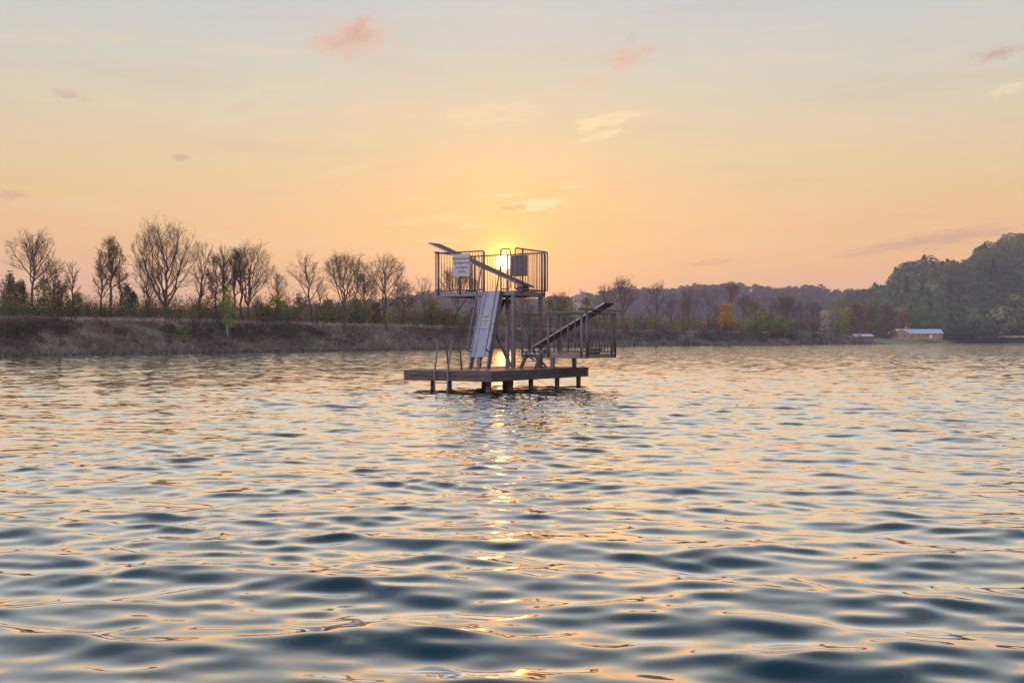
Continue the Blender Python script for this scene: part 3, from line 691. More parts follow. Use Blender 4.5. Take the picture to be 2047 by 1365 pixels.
def build_brush():
    rng = np.random.default_rng(3); parts = []; tw = Branches()
    cols = np.array([DK, BLUE, OLV, (.19,.125,.08), (.09,.12,.035), (.14,.10,.08), GRN])
    for k in range(1150):
        px = rng.uniform(-420, 1720); w = slope_w(px); q = rng.uniform(1.42, 2.6); d = q*w
        if px > 1640: continue
        p = at(px, d); rowtop = np.interp(px, [-400,0,160,300,420,600,820,1000,1200,1400,1700],[572,578,592,580,588,592,600,612,614,618,630])+rng.normal(0, 10)
        H = min(max(.8, zrow(rowtop, p.y)-p.z), 7)*rng.uniform(.55,1.05); r = rng.uniform(.7,1.7)*(p.y/150)
        c = cols[rng.choice(7, p=[.15,.12,.2,.15,.15,.06,.17])]*rng.uniform(.8,1.9); n = 120
        pts = ellipsoid_pts(n, (p.x, p.y, p.z+H*.5), (r, r, H*.5), rng, .1)+rng.normal(0, .12, (n,3))
        parts.append(leaf_cloud(pts, .085*p.y/110*rng.uniform(.6,1.4,n), c*rng.uniform(.6,1.4,(n,1)), rng))
        for j in range(3):
            a = p+Vector((rng.normal(0,r*.5), rng.normal(0,r*.5), 0)); tw.spike(a, a+Vector((rng.normal(0,.5), rng.normal(0,.5), H*rng.uniform(.9,1.35))), .02*p.y/110)
    tv = np.array(tw.v); 
    o = join_clouds('undergrowth', parts, M['leaf'], 'tangled dark green and brown undergrowth below the trees behind the levee')
    tri = np.array(tw.f); np_mesh('stems', tv, tri, M['twig'], o)
    # dry grass on the slope
    parts = []
    for (n, lo, hi) in ((52000, -330, 1720),):
        px = rng.uniform(lo, hi, n); q = rng.uniform(.02, 1.04, n)**.9
        base = np.array([at(a, b*slope_w(a)) for a, b in zip(px, q)]); D = base[:,1:2]
        pat = np.sin(base[:,0]*.55+base[:,1]*.31)*np.sin(base[:,1]*.23-base[:,0]*.17)+rng.normal(0,.5,n)
        c1 = np.array((.40,.32,.26)); c2 = np.array((.17,.13,.11)); c3 = np.array((.11,.13,.045)); f = np.clip(pat*.7+.45,0,1)[:,None]
        tint = c2+(c1-c2)*f; g_ = rng.random(n) < .12; tint[g_] = c3; cr = q > .93; tint[cr] = np.array((.50,.41,.34))
        h = rng.uniform(.22,.6,n)*(D[:,0]/130)**.6
        parts.append(blade_cloud(base-np.array((0,0,.03)), h, .075*(D/110), tint*rng.uniform(.7,1.3,(n,1)), rng, .6))
    join_clouds('dry_grass', parts, M['blade'], 'pale matted dry grass on the slope of the levee')
    # brambles: dark patches on the slope
    parts = []; tw = Branches()
    spots = [(-150,.5,200,.45,60),(25,.55,80,.35,90),(100,.7,90,.25,70),(240,.5,25,.3,10),(335,.5,30,.35,22),(395,.6,60,.35,50),(470,.5,40,.35,40),(535,.6,60,.35,60),(600,.55,40,.3,22),(645,.4,30,.3,10),(700,.3,30,.2,8),(860,.5,40,.3,20),(930,.6,60,.3,30),(1060,.5,110,.35,60),(1200,.5,120,.4,70),(1300,.5,100,.4,60),(1420,.5,120,.4,70),(1530,.5,100,.4,70),(1620,.45,60,.4,40)]
    for (cx_, cq, hw, hq, n_) in spots:
        for j in range(n_):
            px = cx_+rng.normal(0, hw*.5); q = min(max(cq+rng.normal(0, hq*.5), .04), 1.0); p = at(px, q*slope_w(px)); s = p.y/110
            r = rng.uniform(.3,.8)*s; H = rng.uniform(.3,1.0)**1.0*s**.7*(1.0 if rng.random() < .8 else 1.9); n = 55
            col = np.array([(.07,.056,.055),(.085,.066,.068),(.065,.085,.032),(.11,.08,.065)][rng.integers(4)])
            pts = ellipsoid_pts(n, (p.x,p.y,p.z+H*.45), (r,r,H*.55), rng, .1)
            parts.append(leaf_cloud(pts, .07*s*rng.uniform(.5,1.4,n), col*rng.uniform(.5,1.4,(n,1)), rng))
            for t in range(4):
                a = p+Vector((rng.normal(0,r*.6), rng.normal(0,r*.6), 0)); tw.spike(a, a+Vector((rng.normal(0,.4), rng.normal(0,.4), H*rng.uniform(.8,1.6))), .018*s)
    o = join_clouds('brambles', parts, M['leaf'], 'dark bramble thickets in patches on the levee slope')
    np_mesh('canes', np.array(tw.v), np.array(tw.f), M['twig'], o)
    # reeds along the waterline
    n = 16000; px = np.concatenate([rng.uniform(-330, 1720, 9000), rng.normal(1358, 18, 2200), rng.uniform(1600,1750,4800)]); q = rng.uniform(-.6, 2.2, len(px))
    base = np.array([at(a, max(b,0.02)) + Vector((0, min(b,0), 0)) for a, b in zip(px, q)]); base[:,2] = np.maximum(base[:,2], -.05)
    cl = np.clip(.75+.55*np.sin(px*.11+1)+.45*np.sin(px*.37)+.35*np.sin(px*.031+2), .15, 2.2)
    h = cl*rng.uniform(.2,.55,len(px))*np.where(np.abs(px-1358) < 40, 3.4, np.where(px > 1590, 3.6, 1.0)); D = base[:,1]
    tint = np.where((np.abs(px-1358) < 40)[:,None], np.array((.27,.22,.18)), np.array((.27,.225,.18)))*rng.uniform(.6,1.3,(len(px),1))
    join_clouds('reeds', [blade_cloud(base, h*(D/130)**.5, .07*D/110, tint, rng, .15)], M['blade'], 'fringe of pale dry reeds along the far waterline')
build_brush()

# ------------------------------------------------------------------ hills with forest
def build_hill(name, label, pxs, sky_rows, D_foot, D_top, D_back, tree_rows, z_foot, spacing, cols, seed, crown, nleaf, conifer_px=None, flabel='', fname='forest'):
    rng = np.random.default_rng(seed)
    P = np.array(pxs, float); S = np.array(sky_rows, float)
    gx = np.linspace(P[0], P[-1], 90); gd = np.concatenate([np.linspace(0, 1, 26), [1.15, 1.5, 2.0]])
    def top(px): return CH+(HY-np.interp(px, P, S)-tree_rows)*D_top/F
    def hz(px, f):
        s = np.clip(f, 0, 1); s = s*s*(3-2*s)*.75 + s*.25
        zt = top(px); rid = .09*np.sin(px*.035+f*3.0)*np.sin(f*3.14)+.05*np.sin(px*.09+f*9)*np.sin(f*3.14)
        z = z_foot+(zt-z_foot)*np.clip(s+rid*np.clip(f,0,1), 0, 1.0)
        return np.where(f > 1, zt-(f-1)*(zt-z_foot)*.25, z)
    V = []
    for px in gx:
        for f in gd:
            D = D_foot+(D_top-D_foot)*f if f <= 1 else D_top+(D_back-D_top)*(f-1)
            V.append(((px-CX)/F*D, D, float(hz(px, f))))
    nA, nB = len(gx), len(gd); i, j = np.meshgrid(np.arange(nA-1), np.arange(nB-1), indexing='ij')
    fc = np.stack([i*nB+j, (i+1)*nB+j, (i+1)*nB+j+1, i*nB+j+1], -1).reshape(-1,4)
    o = np_mesh(name, np.array(V), fc, noise_mat(name+'_soil', (.03,.03,.02), (.07,.06,.045), .95, 0, (.05,.05,.05)), smooth=True); tag(o, label, None, None, 'structure')
    parts = []; area = 0
    n = int((P[-1]-P[0])/F*(D_foot+D_top)/2*(D_top-D_foot)*1.25/spacing**2)
    px = rng.uniform(P[0], P[-1], n); f = rng.uniform(-.02, 1.05, n); D = D_foot+(D_top-D_foot)*f
    z = hz(px, f); x = (px-CX)/F*D; cols = np.array(cols)
    patch = np.sin(x*.021+D*.013)+np.sin(x*.043-D*.031+2)
    for k in range(n):
        s = float(np.clip(rng.lognormal(-.03,.22 if crown > 5 else .15), .5, 1.5)); r = crown*s; con = conifer_px and ((conifer_px[0] < px[k] < conifer_px[1] and f[k] > .8 and rng.random() < .55) or rng.random() < .06)
        ci = int(np.clip((patch[k]+2)/4*len(cols)+rng.normal(0,.9), 0, len(cols)-1)); c = cols[ci]*rng.uniform(.6,1.45)
        if con:
            H = 13*s; t = rng.random(nleaf)**.7; rr = (1-t)*3.2+.2; a = rng.uniform(0,6.283,nleaf)
            pts = np.stack([x[k]+rr*np.cos(a), D[k]+rr*np.sin(a), z[k]+H*(.1+t*.95)], 1); c = np.array((.03,.045,.03))
        else:
            H = r*1.5; parts.append(shell_cloud(nleaf, (x[k], D[k], z[k]+H*.62+r*.2), (r, r, r*.95), r*(.15 if crown > 5 else .23)*rng.uniform(.6,1.5,nleaf), c*rng.uniform(.8,1.2,(nleaf,1)), rng)); continue
        parts.append(leaf_cloud(pts, r*.17*rng.uniform(.6,1.5,nleaf), c*rng.uniform(.75,1.25,(nleaf,1)), rng))
    join_clouds(fname, parts, M['needle'], flabel)
build_hill('hill', 'steep wooded hill rising at the right edge', [1690,1740,1770,1790,1805,1815,1850,1890,1920,1950,1965,1985,2020,2047,2100,2200,2350,2600],
    [600,590,580,562,546,536,527,530,533,522,505,492,480,470,456,440,432,440], 640, 960, 1250, 22, 4, 8.2,
    [(.06,.10,.055),(.085,.11,.06),(.085,.15,.065),(.13,.19,.07),(.07,.125,.075),(.15,.155,.075)], 31, 5.3, 165, (1830,1925), 'dense spring forest covering the steep right hill', 'hill_forest')
build_hill('far_ridge', 'long low wooded ridge fading in the haze', [-500,300,600,800,850,880,930,1050,1130,1180,1240,1290,1340,1400,1440,1470,1530,1560,1600,1640,1660,1700,1745,1790,1850,2000],
    [634,626,618,600,592,590,598,604,598,594,582,583,580,576,573,571,578,584,579,577,586,585,583,580,576,570], 1250, 1500, 1900, 9, 5, 9.5,
    [(.07,.055,.045),(.085,.065,.05),(.06,.06,.035),(.075,.07,.04)], 32, 4.8, 80, None, 'bare grey brown forest along the distant ridge', 'ridge_forest')

# ------------------------------------------------------------------ distant buildings
def build_house():
    D = shore_d(1830)+34; s = D/F
    xl, xm, xr = (1782-CX)*s, (1820-CX)*s, (1886-CX)*s
    z0 = ground_z(1830, 34)-.1; ze = zrow(666.5, D); zr = zrow(657.5, D)
    root = empty('long_house', (xm, D, z0)); tag(root, 'long wooden house with gabled end, pale metal roof and red doors below the hill', 'house')
    wallm = noise_mat('larch_cladding', (.26,.13,.075), (.40,.22,.13), .75, 0, (6,6,.5)); roofm = noise_mat('metal_roof', (.52,.57,.66), (.62,.67,.76), .35, .3, (.5,.5,.5))
    redm = noise_mat('red_paint', (.34,.035,.02), (.46,.06,.03), .6, 0, (1,1,1)); whitem = noise_mat('white_paint', (.72,.72,.74), (.82,.82,.84), .5, 0, (1,1,1)); dark = noise_mat('window_dark', (.02,.025,.03), (.05,.05,.06), .15, 0, (1,1,1))
    W = xm-xl; L = xr-xm; he = ze-z0; hr = zr-z0
    # ridge runs to the right along +x, slightly away; gable wall faces the lake at the left
    b = MB(); b.add([(-W,0,0),(0,0,0),(0,0,he),(-W*.5,0,hr-.15),(-W,0,he),(-W,9,0),(0,9,0),(0,9,he),(-W*.5,9,hr-.15),(-W,9,he)],
        [(0,1,2,3,4),(9,8,7,6,5),(0,4,9,5),(0,5,6,1),(1,6,7,2)]); b.build('gable_wall', wallm, root)
    b = MB(); b.box((.002,1.2,0),(L,8,he)); b.build('long_wall', wallm, root)
    b = MB(); t = .18
    for sx in (-1, 1):
        x0 = -W*.5; x1 = -W*.5+sx*(W*.5+.5); z1 = he-.25
        b.add([(x0,-.5,hr),(x1,-.5,z1),(x1,9.4,z1),(x0,9.4,hr),(x0,-.5,hr-t),(x1,-.5,z1-t),(x1,9.4,z1-t),(x0,9.4,hr-t)],
              [(0,1,2,3),(7,6,5,4),(0,4,5,1),(1,5,6,2),(2,6,7,3),(3,7,4,0)])
    b.build('gable_roof', roofm, root)
    b = MB(); x0, x1 = -W*.35, L+.5
    b.add([(x0,.5,he-.05),(x1,.5,he-.05),(x1,4.8,hr-.04),(x0,4.8,hr-.04),(x1,9,he-.05),(x0,9,he-.05)], [(0,1,2,3),(3,2,4,5)]); m = b.build('long_roof', roofm, root)
    so = m.modifiers.new('thick', 'SOLIDIFY'); so.thickness = .16
    for xa, xb in ((.25,1.9),(L-1.9,L-.2)):
        b = MB(); b.box((xa,1.13,.1),(xb,1.199,he-.1)); b.build('red_door', redm, root)
    b = MB(); b.box((L*.62,1.12,.7),(L*.62+1.0,1.199,2.2)); b.build('white_panel', whitem, root)
    for xx in (L*.25, L*.38, L*.5):
        b = MB(); b.box((xx,1.14,he*.5),(xx+.9,1.199,he*.78)); b.build('window', dark, root)
    for xx in (-W*.74, -W*.34):
        b = MB(); b.box((xx,-.06,he*.42),(xx+.8,-.002,he*.42+.8)); w_ = b.build('window', dark, root)
        b = MB(); b.bar((xx-.06,-.05,he*.42-.05),(xx+.86,-.05,he*.42-.05),.12,.1,(0,1,0)); b.build('sill', wallm, w_)
    b = MB(); b.tube([(-W*.1,4.0,hr-.6),(-W*.1,4.0,hr+1.1)],.16,10); b.tube([(-W*.1,4.0,hr+1.1),(-W*.1,4.0,hr+1.3)],.24,10); b.build('chimney', whitem, root, True)
    # shed
    D2 = shore_d(1729)+18; s2 = D2/F; xa, xb = (1710-CX)*s2, (1748-CX)*s2; z0 = ground_z(1729,18)-.1; zt = zrow(667.5, D2)
    r2 = empty('boat_shed', (xa, D2, z0)); tag(r2, 'small brown shed with a flat pale metal roof, left of the long house', 'shed'); hh = zt-z0; LL = xb-xa
    b = MB(); b.box((.35,.3,0),(LL-.35,4.2,hh-.75)); b.build('wall', noise_mat('shed_boards', (.10,.06,.04), (.17,.11,.075), .8, 0, (5,5,.5)), r2)
    b = MB(); b.add([(0,0,hh-.85),(LL,0,hh-.85),(LL,4.6,hh),(0,4.6,hh),(0,0,hh-.99),(LL,0,hh-.99),(LL,4.6,hh-.14),(0,4.6,hh-.14)],[(0,1,2,3),(7,6,5,4),(0,4,5,1),(1,5,6,2),(2,6,7,3),(3,7,4,0)]); b.build('roof', roofm, r2)
    b = MB(); b.box((LL*.4,.24,.1),(LL*.4+1.2,.297,1.9)); b.build('door', dark, r2)
    # pale paths over the lawn
    def path(name, pts, w, label):
        V = []; Fc = []
        for i, (px, d) in enumerate(pts):
            for sgn in (-1, 1):
                p = at(px, d+sgn*w/2); V.append((p.x, p.y, p.z+.03))
        n = len(pts); i = np.arange(n-1)
        o = np_mesh(name, np.array(V), np.stack([2*i,2*i+2,2*i+3,2*i+1],-1), noise_mat(name+'_gravel', (.36,.35,.36), (.48,.47,.48), .9, 0, (.5,.5,.5))); tag(o, label, None, None, 'structure')
    path('curved_path', [(1745,26),(1756,20),(1768,14),(1785,9.5),(1800,9),(1812,12),(1820,18),(1826,25),(1828,31)], 4.5, 'pale curved gravel path in front of the long house')
    path('house_path', [(1750,30),(1775,29),(1800,30),(1830,31),(1860,31.5),(1895,31)], 3, 'pale gravel path along the front of the long house')
    # far farm building with its mast
    D3 = 620; s3 = D3/F; r3 = empty('farm_building', ((1161-CX)*s3, D3, 6)); tag(r3, 'distant hazy building with a broad pale roof above the trees right of the tower', 'building')
    zt = zrow(588, D3)-6; ww = 16*s3
    b = MB(); b.box((-ww*.85,0,-4),(ww*.85,10,zt-3.4)); b.build('wall', noise_mat('far_plaster', (.3,.28,.27), (.4,.38,.36), .9, 0, (.5,.5,.5)), r3)
    b = MB(); b.add([(-ww,-.8,zt-3.6),(ww,-.8,zt-3.6),(ww,10.8,zt-3.6),(-ww,10.8,zt-3.6),(-ww*.62,5,zt),(ww*.8,5,zt)],[(0,3,2,1),(0,1,5,4),(1,2,5),(2,3,4,5),(3,0,4)]); b.build('roof', noise_mat('far_tiles', (.20,.16,.16), (.28,.23,.22), .8, 0, (.5,.5,.5)), r3)
    m_ = empty('radio_mast', ((1161.5-CX)*s3, D3+6, 6)); tag(m_, 'thin mast standing above the distant hazy roof', 'mast')
    b = MB(); h = zrow(575.5, D3)-6; b.tube([(0,0,-3),(0,0,h)],.13,6); b.build('pole', M['steel'], m_)
    for hw, dz in ((.9,1.2),(.6,2.4)):
        b = MB(); b.tube([(-hw,0,h-dz),(hw,0,h-dz)],.08,5); b.build('crossbar', M['steel'], m_)
build_house()

# ------------------------------------------------------------------ the diving platform
OX, OY = -.64, 35.0
ROT = math.atan2(-.522, .853)
def Lc(u, v, z): return Vector((-u, v, z))      # local frame: u runs left along the near edge, v runs back to the right

def build_platform():
    root = empty('diving_platform', (OX, OY, .1), ROT)
    tag(root, 'steel and timber diving tower with high and low platforms on piles in the lake', 'diving tower')
    # ---- timber deck
    zt, zb = .546, .215; U, V = 3.35, 6.45
    b = MB(); n = 44; pitch = (V-.1)/n
    R = random.Random(4)
    for k in range(n):
        v0 = .05+k*pitch; dz = R.uniform(-.004,.004); b.box((-U+.05+R.uniform(0,.012), v0, zt-.04+dz), (-.05-R.uniform(0,.012), v0+pitch-.012, zt+dz))
    deck = b.build('deck', M['wood'], root, bevel=.004)
    b = MB()
    for v in (.6, 2.2, 3.8, 5.4): b.box((-U+.1, v, zb+.04), (-.1, v+.14, zt-.05))
    b.build('joist', M['dark_pile'], deck)
    def fascia(lo, hi): 
        q = MB(); q.box(lo, hi); q.build('fascia', M['wood_side'], deck, bevel=.006)
    h = zt-zb; mid = zb+h*.47
    fascia((-U,0,mid+.006),(0,.05,zt-.005)); fascia((-U,.006,zb),(0,.048,mid-.004))
    fascia((-.05,.051,mid+.006),(0,V,zt-.006)); fascia((-.048,.05,zb),(-.005,V,mid-.004))
    fascia((-U,.051,mid+.006),(-U+.05,V-.051,zt-.006)); fascia((-U+.004,.051,zb),(-U+.048,V-.051,mid-.004))
    fascia((-U,V-.05,zb),(-.051,V,zt-.006))
    for (u, v, r) in ((1.9,.5,.075),(.35,.4,.085),(.4,1.75,.115),(.35,3.0,.08),(.25,4.6,.08),(.14,5.95,.08),(3.05,1.2,.08),(3.0,5.6,.08),(2.6,3.6,.08)):
        q = MB(); q.tube([Lc(u,v,-1.4), Lc(u,v,zb+.035)], r, 14); q.build('pile', M['dark_pile'], root, True)
    # ---- tower posts and diagonal braces
    P = {'nr':(1.34,3.5),'fr':(1.34,5.35),'fl':(2.72,5.35),'nl':(2.72,3.5)}; ztop = 3.02
    for kx, (u, v) in P.items():
        q = MB(); q.box((-u-.06, v-.06, zt+.012), (-u+.06, v+.06, ztop)); pst = q.build('tower_post', M['steel'], root, bevel=.008)
        q = MB(); q.box((-u-.15, v-.15, zt+.004), (-u+.15, v+.15, zt+.03))
        for sx in (-.11,.11):
            for sy in (-.11,.11): q.tube([(-u+sx, v+sy, zt+.03), (-u+sx, v+sy, zt+.055)], .016, 6)
        q.build('base_plate', M['steel'], pst)
    def brace(p, q_, w=.10):
        q = MB(); q.bar(p, q_, w, w*.6); q.build('brace', M['steel'], root)
    brace(Lc(2.66,3.42,2.95), Lc(1.40,3.42,.62)); brace(Lc(2.81,3.56,.62), Lc(2.81,5.29,2.95)); brace(Lc(2.66,5.43,2.95), Lc(1.40,5.43,.62))
    brace(Lc(1.26,5.29,.62), Lc(1.26,4.2,1.0), .05)
    # ---- high platform
    u0, u1, v0, v1, zf = 1.22, 4.34, 3.40, 5.46, 3.18
    b = MB(); nn = 22; pt = (u1-u0-.08)/nn
    for k in range(nn): b.box((-u1+.04+k*pt, v0+.03, zf-.035), (-u1+.04+(k+1)*pt-.012, v1-.03, zf))
    fl = b.build('high_floor', M['wood'], root)
    def edge(lo, hi, m=M['steel'], par=fl):
        q = MB(); q.box(lo, hi); q.build('edge_beam', m, par, bevel=.006)
    zl = zf-.155
    edge((-u1, v0-.03, zl), (-u0, v0+.028, zf-.003)); edge((-u1, v1-.028, zl), (-u0, v1+.03, zf-.003))
    edge((-u1-.002, v0+.029, zl+.002), (-u1+.045, v1-.029, zf-.004)); edge((-u0-.045, v0+.029, zl+.002), (-u0+.002, v1-.029, zf-.004))
    b = MB()
    for u in (1.34, 2.0, 2.72, 3.5): b.box((-u-.05, v0+.03, zl-.015), (-u+.05, v1-.03, zf-.037))
    b.build('joist', M['steel'], fl)
    def panel(p0, p1, zlo, zhi, pitch, rb=.011, rf=.024, posts=(), foot=.16, rad=.09, tilt=0):
        """one railing panel: rounded tube frame, thin bars, posts bolted to the edge beam"""
        p0 = Vector(p0); p1 = Vector(p1); d = p1-p0; Lg = d.length; d.normalize(); zz = Vector((0,0,1))
        q = MB(); q.tube(rounded([p0+zz*zlo, p0+zz*zhi, p1+zz*zhi, p1+zz*zlo], rad, 4, True), rf, 8, True); fr = q.build('railing', M['rail'], root, True)
        n = max(1, int(Lg/pitch)); q = MB()
        for k in range(1, n):
            a = p0+d*(Lg*k/n); q.tube([a+zz*zlo, a+zz*zhi], rb, 6)
        if n > 1: q.build('bar_infill', M['rail'], fr, True)
        for t in posts:
            q = MB(); a = p0+d*(Lg*t); q.tube([a+zz*(zlo-foot), a+zz*(zhi-.005)], rf*1.25, 8); q.build('post', M['rail'], fr, True)
        return fr
    zlo, zhi = zf+.06, zf+1.39
    panel(Lc(4.46,3.36,0), Lc(2.42,3.36,0), zlo, zhi, .115, posts=(.06,.5,.985))
    panel(Lc(1.76,3.36,0), Lc(1.37,3.36,0), zlo, zhi+.03, .2, .008, .02, posts=(.04,))
    panel(Lc(1.18,3.36,0), Lc(1.18,5.56,0), zlo, zhi+.05, .115, posts=(.22,.9))
    panel(Lc(4.36,5.5,0), Lc(1.24,5.5,0), zlo, zhi+.02, .115, posts=(.04,.5,.96))
    # bar across the open left end, carrying the raised springboard
    q = MB(); q.tube([Lc(4.40,3.22,zhi+.02), Lc(4.40,5.62,zhi+.02)], .034, 8)
    for v in (3.42, 5.44): q.tube([Lc(4.40,v,zf-.1), Lc(4.40,v,zhi+.02)], .034, 8)
    q.build('end_bar', M['rail'], root, True)
    # ---- springboards, swung up and resting on the end bars
    def springboard(tail, tip, vc, w, name):
        (ut, ztl), (up, ztp) = tail, tip
        a = Lc(ut, vc, ztl); c = Lc(up, vc, ztp)
        q = MB(); q.bar(a, c, w, .045, (0,1,0)); pl = q.build('springboard', M['plank'], root, bevel=.006)
        q = MB()
        for s in (-1, 1): q.bar(a+Vector((0,s*(w/2+.012),-.01)), c+Vector((0,s*(w/2+.012),-.01)), .02, .05, (0,1,0))
        q.build('side_rail', M['board_edge'], pl)
        q = MB(); d = (c-a).normalized(); s0 = a+d*.25
        q.bar(s0+Vector((0,-w*.42,-.05)), s0+Vector((0,w*.42,-.05)), .07, .05, (1,0,0)); q.build('hinge_bar', M['steel'], pl)
        return pl
    springboard((1.28, 3.36), (5.27, 5.02), 4.40, .72, 'high')
    q = MB(); q.box((-1.62,4.14,zf+.002),(-1.38,4.66,zf+.14)); q.box((-1.56,4.10,zf+.14),(-1.44,4.70,zf+.19)); q.build('board_anchor', M['steel'], root, bevel=.01)
    q = MB(); q.box((-3.85,4.05,zf+.002),(-3.45,4.75,zf+.05)); q.box((-3.72,4.1,zf+.05),(-3.58,4.7,zf+.12)); q.build('fulcrum', M['plank'], root, bevel=.01)
    # ---- ladder to the high platform, covered with a metal sheet
    lt = empty('tower_ladder', (0,0,0), 0, root)
    A, Bq = Vector((0,2.5,zt+.006)), Vector((0,3.36,3.16)); dl = (Bq-A).normalized(); nrm = Vector((0,-dl.z,dl.y))
    for u in (2.42, 1.72):
        q = MB(); q.bar(A+Vector((-u,0,0)), Bq+Vector((-u,0,0)), .05, .20, (1,0,0)); q.build('stringer', M['steel'], lt, bevel=.006)
    for k in range(1, 11):
        c = A+(Bq-A)*(k/11); q = MB(); q.bar(c+Vector((-2.39,0,0)), c+Vector((-1.75,0,0)), .16, .03, (0,1,0)); q.build('tread', M['steel'], lt)
    s0 = A+(Bq-A)*.135; s1 = A+(Bq-A)*.985; off = nrm*.112
    q = MB(); q.bar(s0+off+Vector((-2.07,0,0)), s1+off+Vector((-2.07,0,0)), .72, .012, (1,0,0)); sh = q.build('cover_sheet', M['sheet'], lt)
    q = MB()
    for u in (2.27, 1.88, 2.425, 1.715):   # raised folds along the sheet
        q.bar(s0+off*1.16+Vector((-u,0,0)), s1+off*1.16+Vector((-u,0,0)), .028, .022, (1,0,0))
    q.build('fold', M['sheet'], sh)
    q = MB(); c = s0+(s1-s0)*.42+off*1.07; q.bar(c+Vector((-2.42,0,0)), c+Vector((-1.72,0,0)), .014, .006, (0,dl.y,dl.z)); q.build('seam', M['ink'], sh)
    c0 = s0+(s1-s0)*.50+off*1.10; c1 = s0+(s1-s0)*.64+off*1.10
    q = MB(); q.bar(c0+Vector((-2.07,0,0)), c1+Vector((-2.07,0,0)), .33, .006, (1,0,0)); nt_ = q.build('notice_plate', M['sign_white'], sh)
    q = MB()
    for k, (wd) in enumerate((.24,.28,.20,.0,.27,.25,.16)):
        if wd:
            c = c1+(c0-c1)*(.1+.125*k)+off*.06; q.bar(c+Vector((-2.07-wd/2,0,0)), c+Vector((-2.07+wd/2,0,0)), .016, .004, (0,dl.y,dl.z))
    q.build('printed_line', M['ink'], nt_)
    for u in (2.47, 1.70):
        st = A+(Bq-A)*.2+Vector((-u,0,0)); en = A+(Bq-A)*1.30+Vector((-u,0,0)); o_ = nrm*.36
        q = MB(); q.tube(rounded([st+nrm*.08, st+o_, en+o_, en+o_+dl*.1], .06), .025, 8)
        m_ = A+(Bq-A)*.55+Vector((-u,0,0)); q.tube([m_+nrm*.08, m_+o_], .015, 6); q.build('handrail', M['rail'], lt, True)
    # ---- low platform
    u0, u1, v0, v1, zf = -1.23, 1.24, 3.9, 6.1, 1.03
    b = MB(); nn = 18; pt = (u1-u0-.08)/nn
    for k in range(nn): b.box((-u1+.04+k*pt, v0+.03, zf-.035), (-u1+.04+(k+1)*pt-.012, v1-.03, zf))
    fl2 = b.build('low_floor', M['wood'], root); zl = zf-.13
    edge((-u1, v0-.03, zl), (-u0, v0+.028, zf-.003), par=fl2); edge((-u1, v1-.028, zl), (-u0, v1+.03, zf-.003), par=fl2)
    edge((-u1-.002, v0+.029, zl+.002), (-u1+.045, v1-.029, zf-.004), par=fl2); edge((-u0-.045, v0+.029, zl+.002), (-u0+.002, v1-.029, zf-.004), par=fl2)
    for (u, v) in ((.12,4.05),(.12,5.6),(1.1,5.8)):
        q = MB(); q.box((-u-.06,v-.06,zt+.003),(-u+.06,v+.06,zl-.002)); q.build('support_post', M['steel'], root, bevel=.006)
    brace(Lc(.95,4.5,zl-.01), Lc(.62,4.5,zt+.03), .07)
    zlo, zhi = zf+.07, zf+1.40
    panel(Lc(.20,3.86,0), Lc(-1.10,3.86,0), zlo, zhi, .255, .02, .03, posts=(.02,.985))
    panel(Lc(-1.22,4.0,0), Lc(-1.22,6.15,0), zlo, zhi-.02, .30, .011, .028, posts=(.04,.85))
    panel(Lc(-1.15,6.14,0), Lc(1.1,6.14,0), zlo, zhi, .115, .011, .022, posts=(.03,.97))
    panel(Lc(1.26,3.93,0), Lc(1.26,5.2,0), zlo, zhi-.03, .42, .018, .024, posts=(.02,.42))
    q = MB(); q.tube([Lc(-1.25,3.34,zhi+.10), Lc(-1.25,6.62,zhi+.10)], .036, 8)
    for v in (3.92, 6.05): q.tube([Lc(-1.25,v,zf-.13), Lc(-1.25,v,zhi+.10)], .036, 8)
    q.build('end_bar', M['rail'], root, True)
    springboard((1.20, 1.26), (-1.62, 2.76), 4.85, .68, 'low')
    q = MB(); q.box((-.95,4.60,zf+.002),(-.78,5.10,zf+.16)); q.build('board_anchor', M['steel'], root, bevel=.01)
    q = MB(); q.box((.95,4.55,zf+.002),(1.17,5.05,zf+.06)); q.box((.90,4.50,zf+.06),(1.20,5.10,zf+.20)); q.build('fulcrum', M['plank'], root, bevel=.01)
    # short steps up to the low platform
    sl = empty('step_ladder', (0,0,0), 0, root)
    for u in (1.0, .42):
        q = MB(); q.bar(Lc(u,3.42,zt+.006), Lc(u,3.86,zf+.03), .05, .15, (1,0,0)); q.build('stringer', M['steel'], sl, bevel=.005)
    for f in (.5, .98):
        c = Lc(.71, 3.42+.40*f, zt+(zf-zt)*f); q = MB(); q.box((c.x-.262, c.y-.09, c.z-.02), (c.x+.262, c.y+.09, c.z+.02)); q.build('tread', M['steel'], sl)
    # ---- swim ladder on the near edge
    sw = empty('swim_ladder', (0,0,0), 0, root)
    for u in (2.06, 1.55):
        q = MB(); q.tube(rounded([Lc(u,-.10,-1.1), Lc(u,-.10,.5), Lc(u,.12,1.52), Lc(u,.52,1.52), Lc(u,.68,zt+.01)], .1), .027, 10)
        q.tube([Lc(u,-.10,.45), Lc(u,-.001,.45)], .016, 6); q.build('handrail', M['rail'], sw, True)
    for z in (.16, -.12, -.4):
        q = MB(); q.box((-2.04,-.14,z-.015),(-1.57,-.06,z+.015)); q.build('rung', M['rail'], sw)
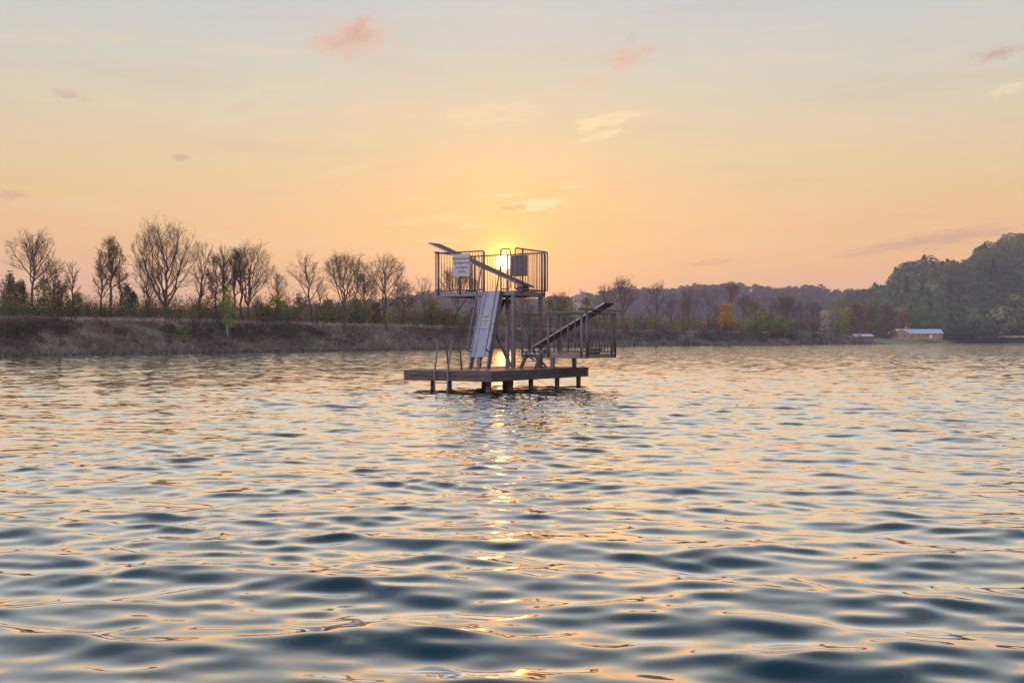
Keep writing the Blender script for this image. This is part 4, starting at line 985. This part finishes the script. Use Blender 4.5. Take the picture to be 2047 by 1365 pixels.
    # ---- warning signs hung on the railings
    def sign(u, v, z0, z1, w, face, label):
        pos = root.matrix_local @ Vector((0,0,0))
        e = empty('warning_sign', (0,0,0)); 
        mw = Matrix.Translation((OX,OY,.1)) @ Matrix.Rotation(ROT,4,'Z') @ Matrix.Translation((-u, v, z0))
        if face > 0: mw = mw @ Matrix.Rotation(math.pi,4,'Z')
        e.matrix_world = mw; tag(e, label, 'sign'); hgt = z1-z0
        q = MB(); q.box((-w/2,-.008,0),(w/2,.008,hgt)); pn = q.build('panel', M['sign_white'], e, bevel=.003)
        q = MB(); q.box((-w/2+.01,.0085,.01),(w/2-.01,.011,hgt-.01)); q.build('back_plate', M['sign_back'], e)
        for zz in (hgt*.12, hgt*.88):
            q = MB(); q.bar((-w*.42,.03,zz),(w*.42,.03,zz),.03,.012,(0,0,1)); q.build('clamp', M['rail'], e)
        cu = bpy.data.curves.new('lettering', 'FONT'); cu.body = 'Benutzung des\nSprungturmes\nauf eigene\nGefahr'; cu.align_x = 'CENTER'; cu.align_y = 'CENTER'
        cu.size = .122; cu.space_line = 1.25; cu.extrude = .001; cu.offset = .0016
        to = bpy.data.objects.new('lettering', cu); link(to); dgp = bpy.context.evaluated_depsgraph_get(); tme = bpy.data.meshes.new_from_object(to.evaluated_get(dgp)); bpy.data.objects.remove(to)
        t = link(bpy.data.objects.new('lettering', tme)); t.parent = e; t.rotation_euler = (math.radians(90),0,0); t.location = (0,-.0095,hgt*.5); (tme.materials.clear(), tme.materials.append(M['ink']))
    sign(3.33, 3.31, 3.72, 4.50, .68, -1, 'white warning sign with four lines of German text on the near high railing')
    sign(2.34, 5.555, 3.80, 4.56, .70, 1, 'dark back of a warning sign on the far high railing, beside the sun')
build_platform()

# ------------------------------------------------------------------ air
def build_haze():
    b = MB(); b.box((-1500,-60,-1.5),(1900,2300,118)); m = bpy.data.materials.new('haze_air'); m.use_nodes = True; nt = m.node_tree
    nt.nodes.remove(nt.nodes['Principled BSDF']); pv = nt.nodes.new('ShaderNodeVolumePrincipled')
    pv.inputs['Color'].default_value = (.70,.79,1,1); pv.inputs['Density'].default_value = HAZE; pv.inputs['Anisotropy'].default_value = .05
    pv.inputs['Density Attribute'].default_value = ''; pv.inputs['Temperature Attribute'].default_value = ''; m.cycles.homogeneous_volume = True
    nt.links.new(pv.outputs[0], nt.nodes['Material Output'].inputs['Volume'])
    o = b.build('haze', m); tag(o, 'thin evening haze over the lake and hills', None, None, 'stuff')
HAZE = .00029
if HAZE: build_haze()

# ------------------------------------------------------------------ render settings
SC.view_settings.view_transform = 'Standard'; SC.view_settings.look = 'None'; SC.view_settings.exposure = 0; SC.view_settings.gamma = 1
c = SC.cycles
c.max_bounces = 6; c.diffuse_bounces = 2; c.glossy_bounces = 3; c.transmission_bounces = 3; c.transparent_max_bounces = 6; c.volume_bounces = 0
c.caustics_reflective = False; c.caustics_refractive = False; c.sample_clamp_indirect = 6; c.sample_clamp_direct = 10
c.use_denoising = True; c.blur_glossy = .3
